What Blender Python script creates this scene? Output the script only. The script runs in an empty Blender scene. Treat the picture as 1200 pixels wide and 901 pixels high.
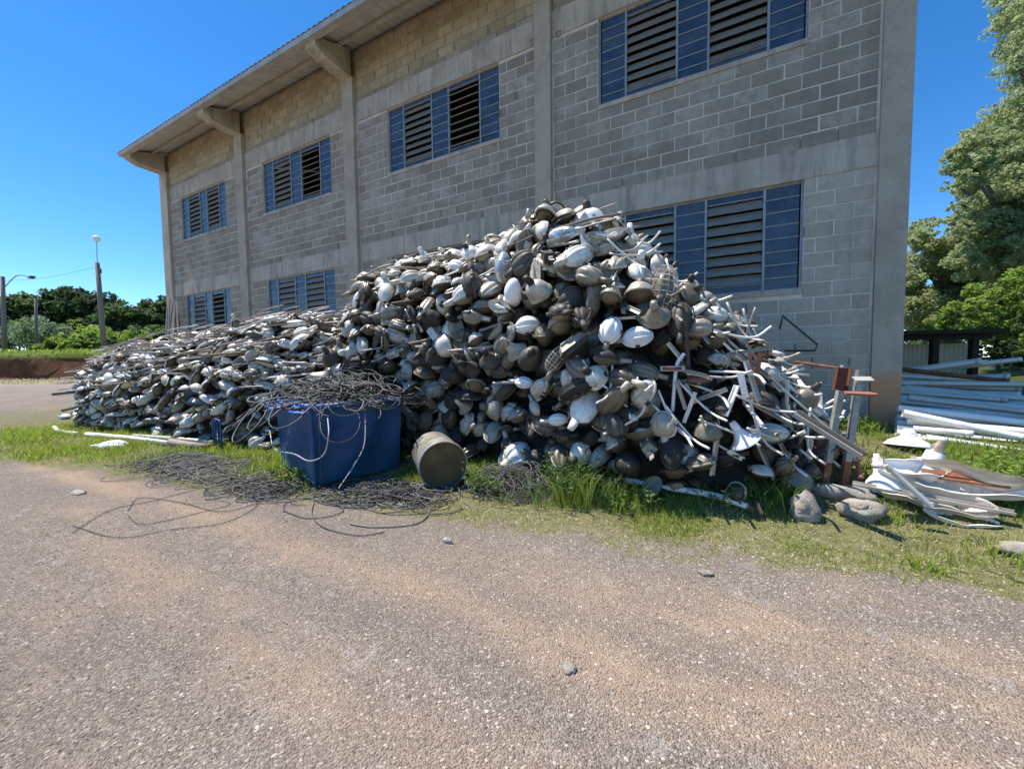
import bpy, math, random
import numpy as np
from mathutils import Matrix, Vector, Euler, noise as mnoise
R=math.radians
random.seed(7); rng=np.random.default_rng(7)
sc=bpy.context.scene
COL=sc.collection
# ------------------------------------------------------------------ camera
EYE=np.array([0.0,-6.85,1.5]); YAW,PIT,ROL=R(28.09),R(-3.13),R(-0.69); FPX=459.2
cam=bpy.data.objects.new('camera',bpy.data.cameras.new('camera')); COL.objects.link(cam)
cam.data.sensor_width=36; cam.data.lens=FPX/1200*36; cam.data.clip_start=.05; cam.data.clip_end=3000
cam.matrix_world=Matrix.Translation(Vector(EYE))@Matrix.Rotation(YAW,4,'Z')@Matrix.Rotation(R(90)+PIT,4,'X')@Matrix.Rotation(ROL,4,'Z')
sc.camera=cam
# ------------------------------------------------------------------ light
SUN=Vector((-.45,-.055,1)).normalized()
w=bpy.data.worlds.new('World'); sc.world=w; w.use_nodes=True
nt=w.node_tree; bg=nt.nodes['Background']; sky=nt.nodes.new('ShaderNodeTexSky'); sky.sky_type='NISHITA'; sky.sun_disc=False
sky.sun_elevation=math.asin(SUN.z); sky.sun_rotation=math.atan2(SUN.x,SUN.y); sky.ozone_density=3.2; sky.air_density=.85; sky.dust_density=.1; sky.altitude=900
hs=nt.nodes.new('ShaderNodeHueSaturation'); hs.inputs['Saturation'].default_value=1.30; hs.inputs['Value'].default_value=1.02
nt.links.new(sky.outputs[0],hs.inputs['Color']); nt.links.new(hs.outputs[0],bg.inputs[0]); bg.inputs[1].default_value=.15
sl=bpy.data.lights.new('sun','SUN'); sl.energy=5.0; sl.angle=R(.53); sl.color=(1,.955,.89)
so=bpy.data.objects.new('sun',sl); COL.objects.link(so); so.rotation_euler=SUN.to_track_quat('Z','Y').to_euler()
sc.view_settings.view_transform='Standard'; sc.view_settings.look='None'; sc.view_settings.exposure=0.61; sc.view_settings.gamma=1
sc.render.engine='CYCLES'; sc.cycles.max_bounces=6; sc.cycles.transparent_max_bounces=6
# ------------------------------------------------------------------ pixel helpers (1200x901 photo frame) -> world
def ray(x,y):
    v=np.array([x-600,-(y-450.5),-FPX]); cr,sr=math.cos(ROL),math.sin(ROL)
    v=np.array([cr*v[0]-sr*v[1],sr*v[0]+cr*v[1],v[2]]); cp,sp=math.cos(PIT),math.sin(PIT)
    v=np.array([v[0],cp*v[1]-sp*v[2],sp*v[1]+cp*v[2]]); a=np.array([v[0],-v[2],v[1]])
    return np.array([a[0]*math.cos(YAW)-a[1]*math.sin(YAW),a[0]*math.sin(YAW)+a[1]*math.cos(YAW),a[2]])
def at_y(x,y,Y): r=ray(x,y); return EYE+r*(Y-EYE[1])/r[1]
def at_z(x,y,Z=0.0): r=ray(x,y); return EYE+r*(Z-EYE[2])/r[2]
def at_d(x,y,D): r=ray(x,y); return EYE+r*D/(-r[0]*math.sin(YAW)+r[1]*math.cos(YAW))
# ------------------------------------------------------------------ materials
def mat(name,base=(.5,.5,.5),rough=.7,metal=0.0,spec=.5):
    m=bpy.data.materials.new(name); m.use_nodes=True; b=m.node_tree.nodes['Principled BSDF']
    b.inputs['Base Color'].default_value=(*base,1); b.inputs['Roughness'].default_value=rough; b.inputs['Metallic'].default_value=metal
    b.inputs['Specular IOR Level'].default_value=spec
    return m
class N:
    def __init__(s,m): s.m=m; s.t=m.node_tree; s.b=s.t.nodes['Principled BSDF']
    def new(s,k,**kw):
        n=s.t.nodes.new(k)
        for a,v in kw.items(): setattr(n,a,v)
        return n
    def link(s,a,b): s.t.links.new(a,b)
    def co(s,which='Object'):
        if which=='World': return s.new('ShaderNodeNewGeometry').outputs['Position']
        return s.new('ShaderNodeTexCoord').outputs[which]
    def noise(s,scale,detail=4,rough=.55,co=None,stretch=None,dist=0):
        n=s.new('ShaderNodeTexNoise'); n.inputs['Scale'].default_value=scale; n.inputs['Detail'].default_value=detail; n.inputs['Roughness'].default_value=rough; n.inputs['Distortion'].default_value=dist
        c=co if co is not None else s.co('World')
        if stretch:
            mp=s.new('ShaderNodeMapping'); mp.inputs['Scale'].default_value=stretch; s.link(c,mp.inputs[0]); c=mp.outputs[0]
        s.link(c,n.inputs['Vector']); return n.outputs['Fac']
    def vor(s,scale,feature='F1',co=None,out='Distance'):
        n=s.new('ShaderNodeTexVoronoi'); n.feature=feature; n.inputs['Scale'].default_value=scale; s.link(co if co is not None else s.co('World'),n.inputs['Vector']); return n.outputs[out]
    def ramp(s,fac,stops):
        n=s.new('ShaderNodeValToRGB'); e=n.color_ramp.elements
        while len(e)<len(stops): e.new(.5)
        for i,(p,c) in enumerate(stops):
            e[i].position=p; e[i].color=(*c,1) if len(c)==3 else c
        s.link(fac,n.inputs[0]); return n.outputs[0]
    def f(s,fac,a,b,lo=0.,hi=1.):
        n=s.new('ShaderNodeMapRange'); n.inputs[1].default_value=a; n.inputs[2].default_value=b; n.inputs[3].default_value=lo; n.inputs[4].default_value=hi; s.link(fac,n.inputs[0]); return n.outputs[0]
    def mix(s,fac,a,b,mode='MIX'):
        n=s.new('ShaderNodeMix',data_type='RGBA',blend_type=mode)
        for i,v in ((0,fac),(6,a),(7,b)):
            if hasattr(v,'links'): s.link(v,n.inputs[i])
            elif i==0: n.inputs[0].default_value=v
            else: n.inputs[i].default_value=(*v,1)
        return n.outputs[2]
    def math(s,op,a,b=0.):
        n=s.new('ShaderNodeMath',operation=op)
        for i,v in ((0,a),(1,b)):
            if hasattr(v,'links'): s.link(v,n.inputs[i])
            else: n.inputs[i].default_value=v
        return n.outputs[0]
    def sep(s,v):
        n=s.new('ShaderNodeSeparateXYZ'); s.link(v,n.inputs[0]); return n.outputs
    def rand(s):  # one random value per object and per mesh island
        a=s.new('ShaderNodeObjectInfo').outputs['Random']; b=s.new('ShaderNodeNewGeometry').outputs['Random Per Island']
        return s.math('FRACT',s.math('ADD',a,b))
    def color(s,c): s.link(c,s.b.inputs['Base Color'])
    def rough(s,c): s.link(c,s.b.inputs['Roughness'])
    def bump(s,h,strength=.5,dist=.01):
        n=s.new('ShaderNodeBump'); n.inputs['Strength'].default_value=strength; n.inputs['Distance'].default_value=dist; s.link(h,n.inputs['Height']); s.link(n.outputs[0],s.b.inputs['Normal']); return n
MT={}
def block_material(name,c0,c1,c2,smear):
    m=mat(name,rough=.95,spec=.2); n=N(m); r=n.rand()
    c=n.ramp(r,[(0,c0),(.55,c1),(1,c2)])
    c=n.mix(n.f(n.noise(9,6,.7),.35,.75),c,(c1[0]*.75,c1[1]*.75,c1[2]*.74))
    # mortar smeared over the faces in patches
    sm=n.f(n.noise(.9,5,.65,stretch=(1,1,1.6)),.50,.66,0,smear)
    sm2=n.math('MULTIPLY',sm,n.f(n.noise(14,4,.6),.25,.55))
    c=n.mix(sm2,c,(.56,.50,.42))
    st=n.math('MULTIPLY',n.f(n.noise(2.2,5,.7,stretch=(1,1,.25)),.52,.75),.45)
    c=n.mix(st,c,(.095,.095,.088))
    n.color(c); n.bump(n.noise(70,5,.75),.55,.006); return m
MT['block']=block_material('concrete_block_grey',(.29,.236,.176),(.36,.296,.224),(.45,.382,.296),.5)
MT['block_warm']=block_material('concrete_block_bounce',(.34,.26,.165),(.43,.34,.215),(.52,.42,.28),.4)  # warm bounce light under the eave, painted into the upper courses
MT['block_pale']=block_material('concrete_block_pale',(.44,.365,.28),(.51,.425,.33),(.58,.49,.39),.5)
m=mat('mortar',rough=.95,spec=.2); n=N(m); c=n.mix(n.f(n.noise(1.1,5,.7),.42,.62),(.56,.49,.395),(.82,.72,.59)); c=n.mix(n.f(n.noise(40,4),.3,.8,0,.3),c,(.3,.28,.25)); n.color(c); n.bump(n.noise(90,4),.6,.004); MT['mortar']=m
m=mat('mortar_warm',rough=.95,spec=.2); n=N(m); n.color(n.mix(n.f(n.noise(2.5,5,.7),.35,.7),(.22,.165,.10),(.42,.33,.21))); n.bump(n.noise(90,4),.6,.004); MT['mortar_warm']=m  # upper joints, colour tinted with the same warm bounce light
m=mat('cast_concrete',rough=.9,spec=.25); n=N(m); c=n.ramp(n.noise(1.6,7,.65),[(.3,(.38,.315,.24)),(.55,(.51,.43,.335)),(.75,(.64,.545,.435))]); c=n.mix(n.f(n.noise(4,7,.8,stretch=(1,1,.10)),.47,.70,0,.8),c,(.17,.155,.13)); c=n.mix(n.f(n.noise(30,5,.7),.55,.8,0,.6),c,(.38,.375,.35)); n.color(c); n.bump(n.noise(28,7,.75),.5,.01); MT['concrete']=m
m=mat('pillar_concrete',rough=.9,spec=.25); n=N(m); c=n.ramp(n.noise(2.0,7,.7),[(.3,(.36,.29,.215)),(.55,(.47,.385,.29)),(.8,(.55,.465,.36))]); z=n.sep(n.co('World'))[2]
dirt=n.math('ADD',z,n.math('MULTIPLY',n.noise(2.5,5,.6),.5)); c=n.mix(n.f(dirt,1.45,1.62,.9,0),c,(.66,.30,.13)); c=n.mix(n.f(n.noise(30,5,.7),.5,.8,0,.5),c,(.2,.19,.17)); n.color(c); n.bump(n.noise(25,7,.75),.5,.01); MT['pillar']=m
m=mat('roof_metal',(.42,.42,.41),.5,.15); n=N(m); n.color(n.mix(n.f(n.noise(1.5,6,.7,stretch=(3,.4,1)),.4,.7),(.66,.63,.58),(.50,.465,.41))); MT['roof']=m
m=mat('soffit_steel',(.36,.34,.30),.6,.3); n=N(m); n.color(n.mix(n.f(n.noise(3,6,.7),.4,.7),(.54,.49,.42),(.38,.33,.27))); MT['fascia']=m
def glass(name,c,r=.12):
    m=mat(name,c,r,0,.5); n=N(m); cc=n.mix(n.f(n.noise(2.5,5,.7),.35,.7),c,tuple(min(1,x*2.0+.012) for x in c)); cc=n.mix(n.f(n.rand(),.0,1,0,.45),cc,(.09,.105,.12)); n.color(cc); n.rough(n.f(n.noise(5,5,.6),.3,.7,r,r+.22)); m.node_tree.nodes['Principled BSDF'].inputs['IOR'].default_value=1.5; return m
MT['pane']=glass('blue_glass',(.022,.036,.062))
m=mat('window_frame_grey',(.16,.19,.23),.5,.3); n=N(m); n.color(n.mix(n.f(n.noise(12,5),.35,.7),(.26,.26,.25),(.40,.385,.36))); MT['wframe']=m
m=mat('louvre_slat_steel',(.15,.145,.13),.6,.2); n=N(m); n.color(n.mix(n.f(n.noise(6,5,.7,stretch=(1,1,4)),.3,.7),(.20,.18,.148),(.30,.275,.23))); MT['slat']=m
MT['dark']=mat('unlit_interior',(.012,.012,.012),.95,0,.1)
MT['gapdark']=mat('open_mortar_gap',(.20,.175,.14),.95,0,.1)
MT['shedwood']=mat('dark_shed_timber',(.035,.028,.02),.9,0,.2)
# lamps
def lampmat(name,stops,rough,metal,dirt=(.10,.085,.06),amt=.75):
    m=mat(name,rough=rough,metal=metal); n=N(m); r=n.rand(); c=n.ramp(r,stops); oc=n.co('Object')
    c=n.mix(n.f(n.noise(7,6,.72,co=oc),.42,.72,0,amt),c,dirt); c=n.mix(n.f(n.noise(45,3,.6,co=oc),.55,.75,0,.4),c,(.06,.055,.045))
    n.color(c); n.rough(n.f(n.noise(9,4,co=oc),.3,.7,rough-.12,rough+.2)); n.bump(n.noise(30,4,co=oc),.15,.004); return m
MT['alu']=lampmat('weathered_aluminium',[(0,(.08,.062,.04)),(.18,(.17,.14,.10)),(.42,(.31,.27,.205)),(.7,(.48,.43,.345)),(.9,(.66,.61,.51)),(1,(.88,.84,.75))],.36,.12,(.09,.068,.042),.75)
MT['alu_deep_shade']=lampmat('shaded_lamp_casting',[(0,(.02,.016,.011)),(.6,(.06,.048,.034)),(1,(.14,.12,.09))],.6,.03,(.02,.015,.01),.8)  # shade painted as a darker casting, for inner and lower front lamps
MT['cream']=lampmat('yellowed_bowl',[(0,(.04,.03,.016)),(.4,(.10,.078,.045)),(.75,(.22,.18,.11)),(1,(.50,.45,.34))],.25,0,(.12,.09,.05))
MT['alu_light']=lampmat('bright_aluminium',[(0,(.36,.31,.235)),(.3,(.56,.505,.41)),(.65,(.75,.70,.60)),(1,(.92,.89,.82))],.36,.06,(.18,.145,.10),.7)  # paler copy, used most near the crest to paint in sunlight
MT['steelgrey']=lampmat('dull_galvanised_channel',[(0,(.24,.23,.20)),(1,(.36,.345,.31))],.5,.2,(.16,.10,.06),.8)
MT['bulb']=mat('frosted_glass',(.82,.82,.79),.25)
MT['darkmetal']=lampmat('dark_lamp_metal',[(0,(.03,.025,.02)),(.5,(.07,.06,.05)),(1,(.16,.14,.115))],.55,.3)
m=mat('clear_prismatic_glass',(.62,.64,.60),.14,0,.8); n=N(m); n.color(n.mix(n.f(n.noise(5,5),.35,.7),(.62,.64,.6),(.33,.32,.25))); n.b.inputs['Transmission Weight'].default_value=.55; wv=n.new('ShaderNodeTexWave'); wv.inputs['Scale'].default_value=22; n.link(n.co('Object'),wv.inputs[0]); n.bump(wv.outputs['Fac'],.5,.006); MT['glassbowl']=m
m=mat('galvanised_pipe',rough=.45,metal=.15); n=N(m); c=n.ramp(n.rand(),[(0,(.22,.20,.17)),(.5,(.40,.375,.33)),(1,(.72,.69,.63))]); c=n.mix(n.f(n.noise(6,6,.75),.52,.75,0,.8),c,(.22,.13,.08)); n.color(c); MT['galv']=m
m=mat('rusty_steel',rough=.85,metal=.1); n=N(m); n.color(n.ramp(n.noise(11,6,.75),[(.3,(.10,.038,.018)),(.55,(.22,.085,.04)),(.75,(.34,.20,.13))])); n.bump(n.noise(60,4),.4,.003); MT['rust']=m
m=mat('red_oxide_paint',(.16,.05,.03),.7); n=N(m); n.color(n.mix(n.f(n.noise(9,5,.7),.4,.7),(.17,.05,.03),(.09,.035,.022))); MT['red']=m
m=mat('orange_rust_plate',(.30,.115,.065),.8); MT['orange']=m
MT['pinkrust']=lampmat('faded_brown_pipe',[(0,(.22,.15,.115)),(.5,(.34,.25,.20)),(1,(.46,.38,.33))],.7,.05)
m=mat('white_painted_steel',(.78,.78,.76),.38); n=N(m); c=n.mix(n.f(n.noise(3,6,.75),.5,.72,0,.75),(.84,.81,.76),(.42,.40,.36)); c=n.mix(n.f(n.noise(14,5,.8),.62,.74,0,.8),c,(.25,.14,.07)); n.color(c); MT['white']=m
m=mat('galvanised_pole_grey',rough=.4,metal=.25); n=N(m); c=n.ramp(n.rand(),[(0,(.52,.46,.38)),(1,(.82,.75,.65))]); c=n.mix(n.f(n.noise(4,6,.75),.5,.75,0,.6),c,(.33,.32,.30)); n.color(c); MT['pole']=m
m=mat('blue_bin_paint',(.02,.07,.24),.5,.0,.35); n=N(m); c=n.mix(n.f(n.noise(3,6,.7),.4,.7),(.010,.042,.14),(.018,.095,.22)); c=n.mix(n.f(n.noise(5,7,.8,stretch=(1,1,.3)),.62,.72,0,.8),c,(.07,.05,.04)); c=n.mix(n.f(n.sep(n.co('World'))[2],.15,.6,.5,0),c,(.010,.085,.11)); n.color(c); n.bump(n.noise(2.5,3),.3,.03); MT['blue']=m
m=mat('bright_blue_rim',(.05,.16,.55),.45); n=N(m); n.color(n.mix(n.f(n.noise(20,5),.4,.7),(.03,.09,.32),(.12,.22,.50))); MT['bluerim']=m
m=mat('barrel_steel',rough=.6,metal=.4); n=N(m); n.color(n.ramp(n.noise(5,7,.8),[(.35,(.11,.09,.065)),(.5,(.24,.22,.175)),(.68,(.42,.40,.34))])); MT['barrel']=m
m=mat('brown_barrel_lid',rough=.8); n=N(m); n.color(n.ramp(n.noise(4,6,.7),[(.3,(.07,.045,.018)),(.55,(.14,.085,.03)),(.75,(.22,.15,.07))])); MT['lidbrown']=m
def cab(name,c,r=.55):
    m=mat(name,c,r); n=N(m); n.color(n.mix(n.rand(),tuple(x*.5 for x in c),tuple(min(1,x*1.9) for x in c))); return m
MT['cable']=cab('black_cable',(.05,.047,.045)); MT['cableg']=cab('grey_cable',(.13,.122,.112)); MT['cablew']=cab('white_cable',(.26,.255,.24)); MT['cableb']=cab('blue_cable',(.05,.16,.50))
m=mat('dark_core',rough=.95); n=N(m); n.color(n.ramp(n.noise(9,6,.8),[(.35,(.012,.011,.009)),(.6,(.045,.04,.032)),(.8,(.10,.09,.075))])); n.bump(n.noise(12,6,.8),1,.08); MT['core']=m  # near-black so the gaps of the heap look shaded
# plants
def leafmat(name,a,b,tr=.45):
    m=mat(name,rough=.6,spec=.3); n=N(m); c=n.mix(n.rand(),a,b); n.color(c)
    t=n.new('ShaderNodeBsdfTranslucent'); n.link(n.mix(.5,c,tuple(min(1,x*1.6) for x in b)),t.inputs[0]); mx=n.new('ShaderNodeMixShader'); mx.inputs[0].default_value=tr
    n.link(n.b.outputs[0],mx.inputs[1]); n.link(t.outputs[0],mx.inputs[2]); n.link(mx.outputs[0],n.t.nodes['Material Output'].inputs[0]); return m
MT['leaf_dark']=leafmat('leaf_dark',(.022,.042,.016),(.06,.095,.034)); MT['leaf_mid']=leafmat('leaf_mid',(.055,.10,.028),(.13,.20,.05)); MT['leaf_bright']=leafmat('leaf_bright',(.12,.20,.03),(.30,.40,.07))
MT['leaf_grey']=leafmat('leaf_greygreen',(.11,.16,.085),(.22,.30,.17)); MT['leaf_olive']=leafmat('leaf_olive',(.18,.215,.085),(.38,.41,.19)); MT['leaf_euc']=leafmat('leaf_eucalypt',(.16,.205,.09),(.40,.47,.23))
MT['grass']=leafmat('grass_green',(.12,.18,.02),(.34,.42,.06),.45); MT['grassdry']=leafmat('grass_dry',(.34,.30,.12),(.58,.50,.25),.35); MT['weed']=leafmat('weed_green',(.08,.14,.03),(.19,.28,.07),.45)
m=mat('bark',rough=.95); n=N(m); n.color(n.ramp(n.noise(6,6,.7,stretch=(1,1,.2)),[(.3,(.06,.05,.04)),(.7,(.17,.15,.125))])); n.bump(n.noise(14,6,stretch=(1,1,.2)),.6,.03); MT['bark']=m
m=mat('weathered_wood',rough=.9); n=N(m); n.color(n.mix(n.noise(7,6,.7,stretch=(1,1,.15)),(.13,.11,.09),(.34,.30,.25))); MT['wood']=m
m=mat('utility_pole_concrete',rough=.9); n=N(m); n.color(n.mix(n.noise(3,6),(.13,.11,.09),(.26,.225,.19))); MT['upole']=m
m=mat('red_earth',rough=.97,spec=.1); n=N(m); c=n.ramp(n.noise(1.3,8,.7),[(.3,(.10,.05,.028)),(.5,(.19,.092,.05)),(.7,(.27,.145,.085))]); c=n.mix(n.f(n.noise(.5,5),.5,.68,0,.6),c,(.07,.06,.025)); n.color(c); n.bump(n.noise(1.8,8,.75),1,.5); MT['earth']=m
m=mat('stone_pale',rough=.95); n=N(m); n.color(n.ramp(n.noise(7,7,.75),[(.3,(.26,.21,.16)),(.5,(.46,.40,.32)),(.7,(.66,.60,.50))])); n.bump(n.noise(15,7,.8),.9,.05); MT['stone']=m
m=mat('gravel_pebble',rough=.9,spec=.25); n=N(m); c=n.ramp(n.rand(),[(0,(.13,.105,.088)),(.35,(.27,.22,.18)),(.7,(.38,.315,.258)),(.92,(.48,.405,.335)),(1,(.54,.47,.40))]); n.color(c); MT['pebble']=m
# ground: gravel, dirt and soil under the grass
m=mat('gravel_ground',rough=.97,spec=.12); n=N(m); pos=n.co('World'); x_,y_,z_=n.sep(pos)
v1=n.vor(85,co=pos,out='Color'); v2=n.vor(190,co=pos,out='Color'); v3=n.vor(13,co=pos,out='Color')
s1=n.sep(v1)[0]; s2=n.sep(v2)[1]; s3=n.sep(v3)[2]
g=n.ramp(s1,[(0,(.12,.097,.08)),(.4,(.24,.195,.155)),(.8,(.35,.29,.232)),(1,(.46,.395,.33))]); g=n.mix(.42,g,n.ramp(s2,[(0,(.13,.107,.09)),(.5,(.268,.216,.17)),(1,(.43,.36,.29))]))
g=n.mix(n.f(s3,.93,.97,0,.4),g,(.42,.385,.35))
g=n.mix(n.f(n.noise(.7,6,.65),.35,.7,0,.55),g,(.18,.145,.125)); 
def band(c0,slope,wd,x0=-99,x1=99):   # tyre-worn dusty strips along the track
    t=n.math('SUBTRACT',y_,n.math('ADD',c0,n.math('MULTIPLY',x_,slope))); t=n.math('ABSOLUTE',n.math('ADD',t,n.math('MULTIPLY',n.math('SUBTRACT',n.noise(1.1,4),.5),.5)))
    b=n.f(t,wd*.2,wd,1,0); b=n.math('MULTIPLY',b,n.f(n.noise(1.6,6,.7,stretch=(.6,1.4,1)),.34,.56)); return n.math('MULTIPLY',b,n.f(x_,x0,x0+2.5))if x0>-90 else b
dm=n.math('MAXIMUM',n.math('MAXIMUM',band(-4.35,.06,.42,-2.6),band(-4.95,.0,.30,-12)),n.math('MULTIPLY',band(-5.75,-.03,.3,-6),.75))
dm=n.math('MAXIMUM',dm,n.f(n.noise(.8,8,.75,stretch=(.7,1.3,1)),.55,.68,0,.7))
fine=n.f(n.noise(60,4,.7),.3,.65,.62,1)
g=n.mix(n.math('MULTIPLY',n.math('MULTIPLY',dm,fine),.86),g,(.45,.315,.215))
# soil below grass
gm=n.math('ADD',n.math('ADD',y_,n.f(x_,-11,1.5,1.9,0)),n.math('MULTIPLY',n.math('SUBTRACT',n.noise(2.2,7,.75),.5),1.8)); gm=n.f(gm,-3.45,-3.15)
soil=n.mix(n.f(n.noise(14,6,.75),.35,.65),(.10,.11,.03),(.27,.25,.105)); g=n.mix(n.math('MULTIPLY',gm,n.f(x_,-24,-15)),g,soil)
far=n.math('SUBTRACT',1,n.f(x_,-42,-24)); g=n.mix(n.math('MULTIPLY',far,n.f(n.noise(.25,4),.3,.6,.3,1)),g,(.36,.30,.235))
g=n.mix(n.f(x_,2.2,3.2),g,(.07,.085,.03))
n.color(g)
hh=n.math('ADD',n.math('MULTIPLY',n.vor(110,co=pos),-.9),n.math('MULTIPLY',n.noise(45,4,.7),.9)); hh=n.math('ADD',hh,n.math('MULTIPLY',n.noise(6,5),.8)); n.bump(hh,1.0,.014); MT['ground']=m
# ------------------------------------------------------------------ mesh helpers
def rotz(a): c,s=math.cos(a),math.sin(a); return np.array([[c,-s,0],[s,c,0],[0,0,1.]])
def rot(e): return np.array(Euler(e).to_matrix())
def box(c,s,r=None):
    v=np.array([[x,y,z] for z in (-.5,.5) for y in (-.5,.5) for x in (-.5,.5)])*np.array(s,float)
    if r is not None: v=v@np.array(r).T
    return v+np.array(c,float),[(0,2,3,1),(4,5,7,6),(0,1,5,4),(2,6,7,3),(0,4,6,2),(1,3,7,5)]
def bb(x0,x1,y0,y1,z0,z1): return box(((x0+x1)/2,(y0+y1)/2,(z0+z1)/2),(x1-x0,y1-y0,z1-z0))
def grid_faces(nu,nv,closed=True,off=0):
    f=[]
    for i in range(nu-1):
        for j in range(nv if closed else nv-1):
            k=(j+1)%nv; f.append((off+i*nv+j,off+i*nv+k,off+(i+1)*nv+k,off+(i+1)*nv+j))
    return f
def tube(path,r,n=8,caps=True):
    p=np.array(path,float); m=len(p); rr=np.full(m,r,float) if np.isscalar(r) else np.array(r,float)
    t=np.gradient(p,axis=0); t/=np.maximum(np.linalg.norm(t,axis=1,keepdims=True),1e-9)
    u=np.cross(t[0],[0,0,1.]); u=u if np.linalg.norm(u)>.05 else np.cross(t[0],[0,1.,0]); u/=np.linalg.norm(u)
    V=[]; a=np.arange(n)*2*math.pi/n
    for i in range(m):
        u=u-t[i]*(u@t[i]); u/=max(np.linalg.norm(u),1e-9); w_=np.cross(t[i],u)
        V.append(p[i]+rr[i]*(np.cos(a)[:,None]*u+np.sin(a)[:,None]*w_))
    V=np.concatenate(V); F=grid_faces(m,n)
    if caps: F.append(tuple(range(n))[::-1]); F.append(tuple(range((m-1)*n,m*n)))
    return V,F
def lathe(prof,n=16):
    a=np.arange(n)*2*math.pi/n; V=np.concatenate([np.stack([r*np.cos(a),r*np.sin(a),np.full(n,z)],1) for r,z in prof]); return V,grid_faces(len(prof),n)
def join(parts):
    V=[];F=[];o=0
    for v,f in parts:
        V.append(v); F+= [tuple(i+o for i in q) for q in f]; o+=len(v)
    return np.concatenate(V),F
def tf(vf,M3=None,t=(0,0,0),s=1):
    v=vf[0]*s
    if M3 is not None: v=v@np.array(M3).T
    return v+np.array(t,float),vf[1]
def mesh(name,vf,mats,smooth=False,mi=None):
    me=bpy.data.meshes.new(name); V,F=vf; V=np.asarray(V,np.float32)
    me.vertices.add(len(V)); me.vertices.foreach_set('co',V.ravel())
    if isinstance(F,np.ndarray): ls=F.ravel(); tot=np.full(len(F),F.shape[1])
    else: tot=np.array([len(q) for q in F]); ls=np.fromiter((i for q in F for i in q),int,int(tot.sum()))
    me.loops.add(len(ls)); me.loops.foreach_set('vertex_index',ls.astype(np.int32)); me.polygons.add(len(tot))
    me.polygons.foreach_set('loop_start',np.concatenate([[0],np.cumsum(tot)[:-1]]).astype(np.int32)); me.polygons.foreach_set('loop_total',tot.astype(np.int32))
    for k in (mats if isinstance(mats,(list,tuple)) else [mats]): me.materials.append(MT[k])
    if mi is not None: me.polygons.foreach_set('material_index',np.asarray(mi,np.int32))
    me.polygons.foreach_set('use_smooth',np.full(len(tot),bool(smooth)))
    me.update(calc_edges=True); me.validate(); return me
def put(name,me,parent=None,M=None):
    o=bpy.data.objects.new(name,me); COL.objects.link(o)
    if parent is not None: o.parent=parent
    if M is not None: o.matrix_local=M
    return o
def obj(name,vf,mats,parent=None,smooth=False,M=None): return put(name,mesh(name,vf,mats,smooth),parent,M)
def tag(o,label=None,cat=None,group=None,kind=None):
    if label: o['label']=label
    if cat: o['category']=cat
    if group: o['group']=group
    if kind: o['kind']=kind
    return o
def thing(name,loc,label,cat,group=None,rz=0):
    o=bpy.data.objects.new(name,None); COL.objects.link(o); o.location=Vector([float(a) for a in loc]); o.rotation_euler.z=rz; o.empty_display_size=.1; return tag(o,label,cat,group)
def single(name,vf,mats,label,cat,group=None,smooth=False,M=None): return tag(obj(name,vf,mats,None,smooth,M),label,cat,group)
def bez(pts,k=6):   # Catmull-Rom through points
    p=[np.array(a,float) for a in pts]; p=[2*p[0]-p[1]]+p+[2*p[-1]-p[-2]]; out=[]
    for i in range(1,len(p)-2):
        for j in range(k):
            t=j/k; out.append(.5*((2*p[i])+(-p[i-1]+p[i+1])*t+(2*p[i-1]-5*p[i]+4*p[i+1]-p[i+2])*t*t+(-p[i-1]+3*p[i]-3*p[i+1]+p[i+2])*t**3))
    out.append(p[-2]); return np.array(out)
def sstep(a,b,x): t=np.clip((x-a)/(b-a),0,1); return t*t*(3-2*t)
# ------------------------------------------------------------------ ground
def gz(x,y):
    x=np.asarray(x,float); y=np.asarray(y,float)
    bank=.62*sstep(-6.0,-.5,x)+.12*(1-sstep(-6.0,-.5,x))
    z=bank*sstep(-3.3,-.9,y)
    z=z+.55*sstep(-14,-40,-(-x)) if False else z+.55*sstep(14,42,-x)
    z=z+.015*np.sin(x*1.3+y)*np.sin(y*1.7)+.012*np.sin(x*.6-y*2.1)
    z=z+.9*sstep(4,16,x)*sstep(-4,4,y)
    return z
def g(x,y): return float(gz(x,y))
def axis(lo,f0,f1,hi,fine,n): a=f0-np.geomspace(fine,f0-lo,n); b=f1+np.geomspace(fine,hi-f1,n); return np.concatenate([a[::-1],np.arange(f0,f1+1e-6,fine),b])
xs=axis(-900,-20,8,900,.12,60); ys=axis(-900,-8,3,900,.12,60); X,Y=np.meshgrid(xs,ys,indexing='ij'); Z=gz(X,Y)
ii,jj=np.meshgrid(np.arange(len(xs)-1),np.arange(len(ys)-1),indexing='ij'); a=(ii*len(ys)+jj).ravel(); F=np.stack([a,a+len(ys),a+len(ys)+1,a+1],1)
tag(obj('ground',(np.stack([X.ravel(),Y.ravel(),Z.ravel()],1),F),'ground',smooth=True),kind='structure')
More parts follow.
